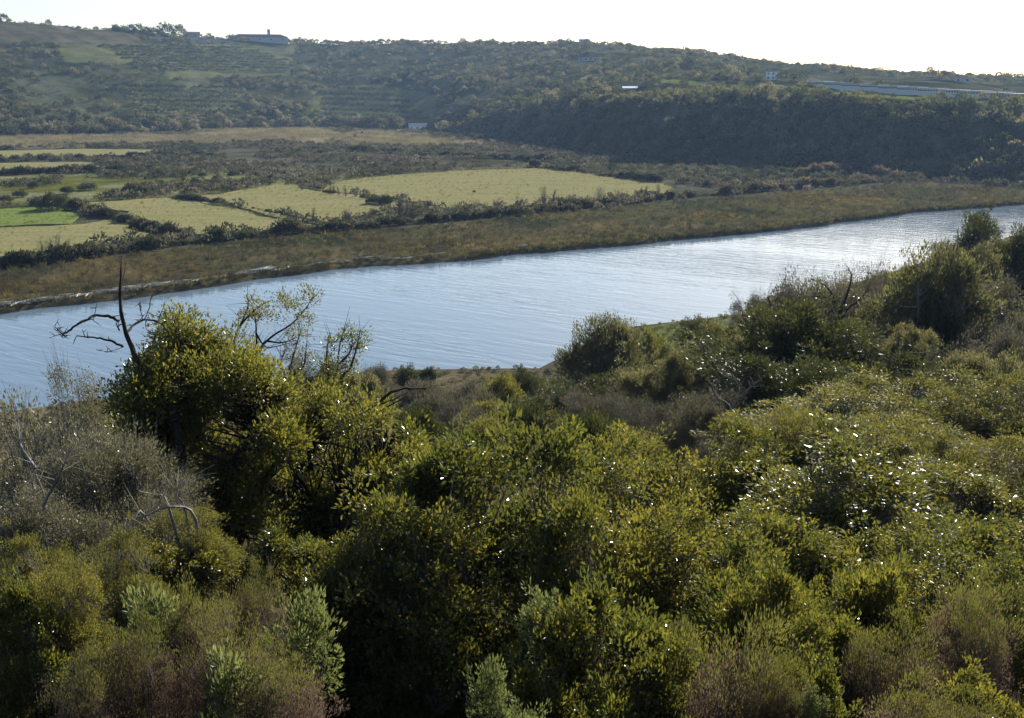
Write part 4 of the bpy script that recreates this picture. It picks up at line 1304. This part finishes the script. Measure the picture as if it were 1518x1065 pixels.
# left: grey bush, herbs
P('grey', 40, 600, 14.5, 330, 'large twiggy grey bush at the left edge', var=0)
P('grey', 150, 655, 13.0, 260, 'twiggy grey bush in front of the trunk of the tall evergreen', var=1)
P('grey', 60, 740, 11.0, 260, 'lower twiggy grey bush at the left edge', var=1)
P('grey', 130, 545, 19, 150, 'thin grey bush with sparse leaves against the river on the left', var=0)
P('grey', 235, 720, 12.2, 150, 'twiggy grey bush right of the left edge group', var=0)
P('olive', 175, 800, 10.0, 170, 'pale olive bush below the grey bushes on the left', var=0)
P('olive', 90, 850, 9.0, 160, 'green leafy bush at the lower left', var=1)
P('evsmall', 20, 880, 8.6, 160, 'dark evergreen shrub at the lower left edge', var=0)
P('heath', 270, 880, 8.6, 150, 'pinkish heath in the open patch at the lower left', var=0)
P('heath', 200, 920, 7.8, 160, 'pinkish brown heath left of the open patch', var=1)
P('heath', 340, 935, 7.8, 150, 'pinkish heath right of the open patch in the lower left', var=0)
P('heath', 400, 985, 7.2, 150, 'brown heath beside the dark hollow at the bottom', var=1)
P('heath', 370, 850, 9.6, 120, 'pinkish heath under the trunk of the tall evergreen', var=1)
P('heath', 100, 985, 7.2, 140, 'brownish heath at the bottom left corner', var=0)
P('sage', 440, 885, 8.8, 125, 'grey green leafy plant left of the dark hollow', var=1)
P('sage', 300, 970, 7.4, 140, 'pale green plant in the middle of the lower left patch', var=1)
P('sage', 225, 870, 8.6, 140, 'pale green plant above the heaths on the lower left', var=1)

# the tall evergreen tree on the left
def make_tree_crown(name, seed, lobes, npc, L, W, leaf, rc=.24):
    rng = np.random.default_rng(seed)
    Cs, ds = [], []
    for (c, r, n) in lobes:
        d = rdir(rng, n)
        k = rng.random(n) ** .42
        Cs.append(np.array(c) + d * (k * (1 + .2 * np.sin(d[:, 0] * 5) * np.sin(d[:, 1] * 5)))[:, None] * np.array(r)); ds.append(d)
    C = np.concatenate(Cs); d = np.concatenate(ds)
    n = len(C)
    idx = np.repeat(np.arange(n), npc)
    b = rdir(rng, len(idx))
    Pp = C[idx] + b * (rc * (.5 + .9 * rng.random(n))[idx] * rng.random(len(idx)) ** .45)[:, None]
    D = b * .6 + d[idx] * .4 + np.array([0, 0, .5]) + rdir(rng, len(idx)) * .5
    V, Fc, t = leaf_cloud(rng, Pp, D, L, W)
    tone = np.repeat((rng.random(n) * .5 - .25)[idx], 4)
    return make_mesh(name, V, Fc, [leaf], tint=np.clip(t * .6 + .2 + tone * .8, 0, 1)), C

YT = 16.5
foot = at(345, 800, YT); foot[2] = tz(foot[0], foot[1])
tr = thing('evergreen_tree', 'tall glossy evergreen tree on the left with a dark trunk', 'tree', tuple(foot))
def rel(px, py, Y):
    return at(px, py, Y) - foot
mm = YT / CP / F
lobes = []
rng = np.random.default_rng(902)
CROWN = [(268, 478), (300, 490), (322, 520), (350, 545), (400, 540), (430, 570), (470, 585), (540, 600), (590, 640), (640, 660), (628, 720), (590, 800), (540, 850), (480, 840), (420, 820), (400, 770), (330, 760), (250, 745), (190, 700), (178, 640), (200, 585), (225, 540), (245, 500)]
while len(lobes) < 74:
    px, py = rng.uniform(170, 645), rng.uniform(470, 855)
    if not inpoly(np.array([px]), np.array([py]), CROWN)[0]:
        continue
    if 310 < px < 370 and py > 720 and rng.random() < .6:
        continue
    q = rng.uniform(26, 52)
    Y = 16.4 + rng.normal() * .7 - (py - 600) * .0045
    lobes.append((rel(px, py, Y), (q * mm, q * mm, q * mm * .8), int(8 + q * q * .014)))
for px, py in [(268, 482), (252, 505), (300, 500), (225, 550), (205, 590), (330, 530), (360, 548), (420, 575), (480, 590), (560, 610), (610, 648)]:
    lobes.append((rel(px, py, 16.5 + rng.normal() * .4), (15 * mm, 15 * mm, 17 * mm), 13))
me, C = make_tree_crown('crown', 901, lobes, 40, .070, .033, M['tree'], .27)
link('crown', me, tr)
parts = []
TR = [([(345, 812, 16.5), (335, 760, 16.5), (318, 715, 16.4), (300, 660, 16.5), (285, 600, 16.6), (280, 540, 16.6)], .17),
      ([(345, 812, 16.4), (362, 770, 16.3), (385, 720, 16.2), (420, 680, 16.2), (470, 640, 16.5)], .15),
      ([(335, 760, 16.5), (330, 730, 16.0), (345, 690, 15.7), (375, 640, 16.0), (390, 600, 16.4)], .10),
      ([(320, 720, 16.4), (270, 755, 15.6), (215, 775, 15.2), (170, 770, 15.2)], .06),
      ([(385, 720, 16.2), (450, 740, 15.6), (510, 750, 15.4)], .07),
      ([(300, 660, 16.5), (240, 640, 16.2), (210, 600, 16.7)], .07),
      ([(420, 680, 16.2), (500, 690, 16.3), (560, 690, 16.2)], .06)]
for pts, r_ in TR:
    path = smooth_path([rel(*q) for q in pts], 4)
    parts.append(tube(path, np.linspace(r_, r_ * .3, len(path)), 8))
A = np.concatenate([smooth_path([rel(*q) for q in pts], 4)[2:] for pts, _ in TR])
dd = np.linalg.norm(A[None] - C[:, None], axis=2)
S0 = A[dd.argmin(1)]
rng = np.random.default_rng(5)
mid = S0 * .45 + C * .55 + rng.normal(size=C.shape) * .1
parts.append(cones(S0, mid, .018, .012, 4)); parts.append(cones(mid, C, .012, .004, 3))
link('trunk', make_mesh('trunk', *join(parts), [M['darkbark']], smooth=True), tr)

# the dead tree leaning over the river, with its bare forked limbs
YD = 15.4
foot = at(262, 640, YD); foot[2] = tz(foot[0], foot[1]) - .2
dt = thing('dead_tree', 'dead leafless tree with a forked bare branch pointing left over the river', 'tree', tuple(foot))
def reld(px, py, Y):
    return at(px, py, Y - 2.6) - foot
def dead(pts, r0, r1, sides=7):
    path = smooth_path([reld(*q) for q in pts], 4)
    rng = np.random.default_rng(int(pts[0][0] * 7 + pts[-1][0]))
    path[1:-1] += rng.normal(size=path[1:-1].shape) * r0 * .25
    return tube(path, np.linspace(r0, r1, len(path)), sides)
low = reld(262, 640, 18.0); low[2] = 0
mainp = smooth_path([low * 0 + np.array([0.3, 0, 0]), reld(262, 640, 18.0), reld(238, 592, 18.0), reld(212, 552, 18.0), reld(195, 515, 18.0), reld(183, 480, 18.0), reld(178, 445, 18.0), reld(179, 410, 18.05), reld(180, 380, 18.1)], 4)
trunk = [tube(mainp, np.interp(np.linspace(0, 1, len(mainp)), [0, .3, .62, .85, 1], [.085, .052, .030, .019, .006]), 8)]
link('trunk', make_mesh('trunk', *join(trunk), [M['darkbark']], smooth=True), dt)
BR = [[[(176, 476, 18), (160, 469, 17.8), (140, 469, 17.6), (120, 478, 17.4), (104, 488, 17.3), (92, 496, 17.2)], .05, .026],
      [[(93, 496, 17.2), (87, 490, 17.2), (81, 484, 17.15)], .024, .010], [[(93, 496, 17.2), (92, 501, 17.2)], .022, .012],
      [[(182, 514, 18), (165, 506, 17.8), (148, 502, 17.6), (130, 500, 17.5), (114, 498, 17.4)], .042, .016],
      [[(188, 492, 18), (203, 478, 18.3), (218, 474, 18.5), (235, 478, 18.6), (245, 487, 18.7), (254, 500, 18.8)], .045, .014],
      [[(214, 475, 18.4), (220, 460, 18.6), (224, 440, 18.7)], .022, .007], [[(212, 476, 18.4), (208, 458, 18.3), (205, 450, 18.3)], .016, .006],
      [[(234, 478, 18.6), (240, 462, 18.8), (244, 448, 18.9)], .018, .006], [[(240, 480, 18.7), (252, 474, 18.9), (266, 478, 19)], .016, .005],
      [[(216, 476, 18.4), (217, 488, 18.3), (230, 497, 18.2)], .014, .005], [[(179, 430, 18), (184, 405, 18.2), (187, 388, 18.3)], .018, .006],
      [[(177, 490, 18), (172, 480, 17.9)], .03, .014], [[(205, 545, 18), (190, 545, 17.8), (185, 535, 17.7)], .022, .008],
      [[(212, 552, 18), (214, 530, 18.2), (213, 508, 18.2)], .024, .008], [[(222, 572, 18), (205, 562, 17.8), (193, 560, 17.7)], .02, .007],
      [[(140, 469, 17.6), (138, 475, 17.6)], .012, .008], [[(245, 487, 18.7), (238, 503, 18.6)], .01, .005], [[(182, 515, 18), (160, 522, 17.9), (150, 520, 17.8)], .01, .004]]
for pts, a, b in [(q, a * .46, b * .5) for q, a, b in BR]:
    link('branch', make_mesh('branch', *dead(pts, a, b), [M['darkbark']], smooth=True), dt)

rng = np.random.default_rng(66)
T0, T1 = [], []
for q, a, b in BR:
    pth = smooth_path([reld(*w) for w in q], 4)
    for k in range(4 if len(q) > 3 else 3):
        p_ = pth[rng.integers(1, len(pth))]
        d_ = unit(rng.normal(size=3) * np.array([1, .8, .6]) + np.array([0, 0, .5])) * rng.uniform(.06, .24)
        T0.append(p_); T1.append(p_ + d_)
        T0.append(p_ + d_ * .6); T1.append(p_ + d_ * .6 + unit(rng.normal(size=3)) * .09)
link('twigs', make_mesh('twigs', *cones(np.array(T0), np.array(T1), .007, .003, 4), [M['darkbark']]), dt)
# thin open tree with a few leafy tips, and the leafy shoots right of it
def open_tree(name, label, footpix, limbs, tips, Y, leaf, seed, n=12, npc=26, rc=.16, rad=.035, cat='tree', L=.055):
    global foot
    foot = at(footpix[0], footpix[1], Y); foot[2] = tz(foot[0], foot[1]) - .15
    t = thing(name, label, cat, tuple(foot))
    parts = []
    rng = np.random.default_rng(seed)
    allp = []
    for k, pts in enumerate(limbs):
        q = [rel(a, b, Y + rng.normal() * .15) for a, b in pts]
        if pts[0][1] > footpix[1] - 30:
            q = [np.array([q[0][0] * .3, 0, 0])] + q
        path = smooth_path(q, 4)
        allp.append(path)
        parts.append(tube(path, np.linspace(rad if k < 3 else rad * .6, rad * .18, len(path)), 6))
    A = np.concatenate(allp)
    m = 70
    i = rng.integers(len(A) // 4, len(A), m)
    e = A[i] + unit(rdir(rng, m) + np.array([0, 0, .6])) * rng.uniform(.15, .5, (m, 1))
    parts.append(cones(A[i], e, rad * .18, rad * .07, 3))
    link('branches', make_mesh('branches', *join(parts), [M['darkbark']], smooth=True), t)
    lobes = [(rel(a, b, Y + rng.normal() * .2), (r_ * Y / F, r_ * Y / F, r_ * .8 * Y / F), int(n * r_ / 20)) for a, b, r_ in tips]
    me, C = make_tree_crown('foliage', seed, lobes, npc, L, L * .42, leaf, rc)
    link('foliage', me, t)
open_tree('open_tree', 'thin half bare tree with leafy tips against the river', (360, 565),
          [[(345, 560), (346, 520), (352, 490), (372, 465), (392, 450), (402, 446)], [(378, 562), (380, 520), (380, 495), (378, 470), (372, 448)], [(374, 560), (385, 520), (402, 500), (430, 482), (450, 462), (466, 436)],
           [(395, 506), (420, 508), (440, 500)], [(352, 490), (362, 470), (368, 450), (365, 438)], [(380, 495), (395, 515), (425, 510)], [(360, 552), (340, 520), (345, 500)]],
          [(378, 452, 22), (428, 458, 22), (455, 440, 16), (418, 448, 14), (440, 492, 16), (390, 470, 14), (366, 470, 12), (452, 470, 10)], 19.5, M['olive'], 911)
open_tree('open_tree', 'slender leafy shoots standing right of the half bare tree', (495, 590),
          [[(495, 590), (500, 550), (503, 515), (510, 490)], [(505, 590), (520, 545), (530, 510), (534, 490)], [(490, 590), (484, 540), (486, 510), (490, 495)], [(503, 540), (520, 520), (522, 500)]],
          [(492, 505, 16), (512, 498, 16), (532, 500, 12), (485, 540, 26), (520, 540, 24), (500, 570, 30), (530, 520, 12)], 19.5, M['tree'], 912)
open_tree('open_tree', 'grey twiggy sapling between the half bare tree and the leafy shoots', (430, 580),
          [[(430, 580), (432, 540), (440, 510), (448, 485)], [(425, 580), (415, 545), (425, 515)], [(435, 580), (450, 545), (455, 505)]],
          [(440, 520, 22), (430, 545, 24), (450, 540, 20)], 20.5, M['grey'], 913, n=10)

open_tree('open_tree', 'dark branchy half dead tree where the spit meets the thicket', (1130, 520),
          [[(1130, 520), (1128, 485), (1120, 460), (1105, 448)], [(1128, 515), (1138, 480), (1142, 455), (1138, 440)], [(1132, 518), (1150, 490), (1158, 468)], [(1128, 480), (1112, 478), (1100, 470)]],
          [(1110, 458, 14), (1138, 452, 12), (1150, 470, 12), (1125, 475, 14)], 58, M['greygreen'], 914, n=8, npc=14, rc=.5, rad=.11, L=.14)
open_tree('open_tree', 'ragged bare topped tree against the river left of the domed tree', (1245, 480),
          [[(1245, 480), (1240, 450), (1225, 425), (1205, 415)], [(1245, 475), (1255, 440), (1262, 412), (1258, 398)], [(1248, 478), (1275, 445), (1288, 428)], [(1240, 450), (1222, 440), (1195, 440)]],
          [(1215, 425, 18), (1255, 412, 16), (1280, 435, 18), (1235, 440, 22), (1200, 440, 14)], 60, M['greygreen'], 915, n=9, npc=14, rc=.5, rad=.11, L=.14)
open_tree('open_tree', 'dead crooked stem rising from the domed tree', (1372, 450),
          [[(1372, 450), (1370, 420), (1360, 400), (1352, 378)], [(1371, 420), (1380, 405), (1378, 392)], [(1360, 400), (1350, 396)]],
          [(1370, 420, 8)], 57, M['greygreen'], 916, n=6, npc=10, rc=.4, rad=.13, L=.12)

PALE = M['darkbark']
M['darkbark'] = M['greybark']
for lab, fp, lm, Y in [
    ('pale dry branch spreading left below the tall evergreen', (290, 770), [[(290, 770), (250, 752), (215, 765), (170, 772)], [(250, 752), (230, 735), (205, 728)], [(215, 765), (195, 780), (180, 800)], [(275, 760), (262, 735), (268, 710)]], 11.3),
    ('dry grey stem leaning in the grey bushes at the left edge', (60, 800), [[(60, 800), (66, 740), (50, 690), (62, 640)], [(64, 750), (90, 700), (108, 660)], [(52, 695), (30, 660), (28, 630)]], 10.8),
    ('silvery dead twigs in front of the dark tree mass', (1090, 640), [[(1090, 650), (1085, 610), (1098, 580), (1090, 560)], [(1086, 612), (1062, 588), (1055, 570)], [(1096, 590), (1118, 570), (1130, 560)]], 32)]:
    open_tree('dry_branch', lab, fp, lm, [(lm[0][-1][0], lm[0][-1][1] + 6, 10)], Y, M['grey'], 920 + int(fp[0]), n=4, npc=8, rc=.12, rad=.022 if Y < 20 else .05, cat='branch', L=.04)
M['darkbark'] = PALE

# a fallen bare limb lying across the top of the bushes
foot = at(455, 660, 16.0); foot[2] = tz(foot[0], foot[1])
fl = thing('bare_limb', 'dead bare limb arching out right of the tall evergreen', 'branch', tuple(foot))
pr = []
for pts, a, b in [([(440, 700, 15.8), (470, 655, 15.8), (510, 625, 15.7), (550, 602, 15.7), (590, 578, 15.8), (632, 576, 15.9)], .055, .012), ([(480, 652, 15.8), (520, 632, 15.7), (560, 612, 15.7), (600, 590, 15.8)], .03, .008), ([(550, 602, 15.7), (575, 596, 15.8), (604, 582, 15.9)], .02, .006), ([(430, 640, 15.6), (465, 655, 15.5), (500, 660, 15.5), (545, 672, 15.5)], .03, .01)]:
    pr.append(dead([(u, v, w + 2.6) for u, v, w in pts], a, b, 6))
g0 = rel(440, 700, 15.8)
pr.append(tube(smooth_path([np.array([g0[0] - .3, g0[1], -.1]), g0 * .5 + np.array([-.2, 0, 0]), g0], 3), np.linspace(.07, .055, 7), 6))
link('limb', make_mesh('limb', *join(pr), [M['darkbark']], smooth=True), fl)

# ------------------------------------------------------------------ middle distance, between the foreground and the shore
P('midol', 885, 480, 58, 170, 'grey green tree by the water in the middle, leaves catching the light', var=0)
P('midol', 925, 520, 58, 130, 'grey green tree joined to the right side of the waterside tree', var=1)
P('mid', 1030, 492, 66, 80, 'dark rounded tree beside the grassy spit', var=0)
P('midol', 1075, 490, 50, 130, 'pale olive tree right of the dark rounded one', var=1)
P('midol', 1015, 530, 46, 100, 'pale olive tree below the dark rounded one by the spit', var=0)
P('mid', 1200, 462, 43, 300, 'very dark broad tree mass in the middle right', var=1)
P('mid', 1280, 490, 42, 230, 'dark tree at the right side of the dark mass', var=2)
P('mid', 1180, 535, 36, 260, 'dark rounded bush in shade in front of the dark tree mass', var=0)
P('midgrey', 1190, 428, 62, 190, 'bare twiggy grey thicket above the dark tree mass', var=0)
P('midgrey', 1240, 405, 66, 130, 'bare twiggy grey tree top against the river', var=1)
P('midgrey', 1128, 445, 64, 80, 'small dark twiggy tree where the spit meets the thicket', var=0)
P('midol', 1378, 372, 56, 185, 'tall domed tree standing against the river on the right', var=0)
P('midol', 1400, 395, 64, 110, 'olive leaved tree joined to the domed tree', var=0)
P('mid', 1455, 326, 88, 140, 'dark tall tree close to the right edge, highest on the near shore', var=0)
P('mid', 1510, 342, 82, 140, 'dark tree cut by the right edge beside the tallest one', var=1)
P('midgrey', 1330, 430, 66, 90, 'grey twiggy bush left of the domed tree', var=1)
P('midgrey', 1470, 420, 62, 120, 'brownish scrub bush right of the domed tree', var=0)
P('midgrey', 1440, 470, 52, 140, 'brownish grey scrub below the domed tree', var=1)
P('midgrey', 1500, 490, 46, 140, 'grey scrub bush at the right edge above the olive mass', var=0)
P('midgrey', 1420, 525, 40, 150, 'low grey scrub bush above the olive mass', var=1)
P('midol', 1345, 490, 44, 90, 'small glossy leaved tree at the right end of the dark mass', var=1)
P('olive', 1300, 565, 36, 110, 'small olive bush between the dark mass and the rounded mass', var=0)
P('midgrey', 870, 590, 38, 120, 'bare silvery twiggy bush below the waterside tree', var=0)
P('midgrey', 960, 595, 36, 130, 'bare grey twiggy bush right of the silvery one', var=1)
P('midgrey', 1055, 590, 34, 120, 'bare grey twiggy bush above the right centre evergreens', var=0)
P('mid', 820, 575, 46, 80, 'small dark tree left of the waterside tree', var=2)
P('low', 775, 552, 88, 60, 'dark green shrub on the shore near the centre', var=0)
P('lowol', 740, 560, 80, 60, 'pale green shrub on the shore left of the dark one', var=1)
P('low', 600, 546, 100, 45, 'dark shrub at the edge of the water left of centre', var=1)
P('low', 636, 547, 100, 26, 'tiny shrub at the edge of the water, alone', var=0)
P('lowol', 720, 600, 58, 80, 'low olive shrub in the hollow below the shore', var=0)
P('lowhe', 620, 570, 80, 90, 'reddish heath patch on the shore left of centre', var=0)
P('lowhe', 690, 575, 74, 90, 'reddish heath patch on the shore in the centre', var=1)
P('lowhe', 650, 592, 62, 100, 'brown heath patch below the reddish ones', var=0)
P('midgrey', 690, 605, 46, 110, 'grey thicket behind the big central bush', var=1)
P('low', 780, 605, 44, 90, 'dark shrub behind the right side of the big central bush', var=1)
P('low', 615, 610, 44, 70, 'dark upright shrub behind the bare limb', var=0)
P('midol', 520, 560, 40, 110, 'olive tree behind the leafy shoots', var=1)
P('mid', 470, 545, 44, 110, 'dark tree behind the twiggy sapling', var=0)
P('lowol', 960, 500, 100, 90, 'low green shrub on the spit by the water', var=0)
P('low', 1040, 476, 118, 60, 'low green shrub near the tip of the spit', var=1)
P('midgrey', 560, 548, 70, 60, 'grey bush at the shore behind the leafy shoots', var=0)
P('mid', 1010, 590, 40, 90, 'small dark tree among the bare grey bushes', var=2)

# thickets that overlap the water line on the right
P('mid', 1150, 452, 74, 110, 'dark thicket at the right end of the grassy spit', var=1)
P('midol', 1215, 436, 72, 130, 'dull green thicket against the river above the dark mass', var=0)
P('mid', 1285, 420, 72, 110, 'dark thicket against the river left of the domed tree', var=2)
P('midol', 1335, 402, 72, 90, 'olive thicket against the river touching the domed tree', var=1)
P('mid', 1425, 366, 84, 80, 'dark thicket in the gap between the domed tree and the tallest one', var=0)
P('midol', 1470, 372, 80, 110, 'olive thicket in front of the tallest dark tree', var=0)
P('mid', 1400, 440, 54, 110, 'dark shrub mass at the foot of the domed tree', var=1)
P('mid', 1120, 520, 46, 110, 'dark bush at the left edge of the dark tree mass', var=0)
P('midol', 960, 545, 48, 120, 'dull olive bush right below the waterside tree', var=1)
P('mid', 900, 560, 50, 110, 'dark bush at the foot of the waterside tree', var=2)
P('mid', 1230, 560, 34, 170, 'shadowed dark bush just above the olive green mass', var=1)
P('mid', 1310, 545, 40, 130, 'shadowed dark bush right of centre in the middle slope', var=0)
P('midol', 1480, 530, 38, 150, 'dull green bush at the right edge above the olive mass', var=1)
P('mid', 1375, 560, 36, 120, 'dark bush peeping over the middle of the olive mass', var=2)
P('midol', 1500, 440, 60, 110, 'dull green bush at the right edge below the dark trees', var=0)
P('grey', 215, 640, 14.0, 150, 'grey leafy bush against the left side of the tall evergreen', var=0)
P('grey', 90, 680, 12.2, 220, 'grey leafy bush in the middle of the left edge group', var=1)
P('olive', 270, 770, 11.6, 150, 'pale olive bush below the trunk of the tall evergreen, left side', var=1)
P('olive', 30, 800, 10.0, 150, 'pale olive bush at the left edge below the grey group', var=0)

# shrubs that close the gaps of the slope, nothing tells them apart
rng = np.random.default_rng(77)
for k in range(34):
    Y = rng.uniform(20, 58); px = rng.uniform(980, 1560)
    a = at(px, 700, Y); g = tz(a[0], a[1]); q = project(np.array([a[0]]), np.array([a[1]]), np.array([g]))[1][0]
    P(['low', 'lowol', 'midgrey', 'lowhe'][k % 4], px, q - rng.uniform(.8, 1.7) * F / Y, Y, rng.uniform(1.8, 3.4) * F / Y, 
      ['low dark green shrub in the scrub of the right slope', 'low pale olive shrub in the scrub of the right slope', 'low grey twiggy bush in the scrub of the right slope', 'low brown heath in the scrub of the right slope'][k % 4],
      ['dark shrubs of the right slope', 'olive shrubs of the right slope', 'grey bushes of the right slope', 'heaths of the right slope'][k % 4])
for k in range(24):
    Y = rng.uniform(24, 75); px = rng.uniform(380, 960)
    a = at(px, 700, Y); g = tz(a[0], a[1]); q = project(np.array([a[0]]), np.array([a[1]]), np.array([g]))[1][0]
    P(['low', 'lowol', 'lowhe'][k % 3], px, q - rng.uniform(.6, 1.3) * F / Y, Y, rng.uniform(1.5, 3.0) * F / Y,
      ['small dark shrub on the slope between the central bush and the shore', 'small olive shrub on the slope between the central bush and the shore', 'small brown heath on the slope between the central bush and the shore'][k % 3],
      ['dark shrubs above the shore', 'olive shrubs above the shore', 'heaths above the shore'][k % 3])

# ------------------------------------------------------------------ the air of the valley
V, Fq = box(-2700, 2700, -2700, 2700, -8, 150)
m, nt, out = new_mat('haze')
pv = N(nt, 'ShaderNodeVolumePrincipled')
pv.inputs['Color'].default_value = (.42, .63, 1.0, 1)
pv.inputs['Density'].default_value = .0001
pv.inputs['Anisotropy'].default_value = .3
nt.links.new(pv.outputs[0], out.inputs['Volume'])
hz_ = link('haze', make_mesh('haze', V, Fq, [m]), kind='stuff', label='thin bluish haze filling the valley air', category='haze')
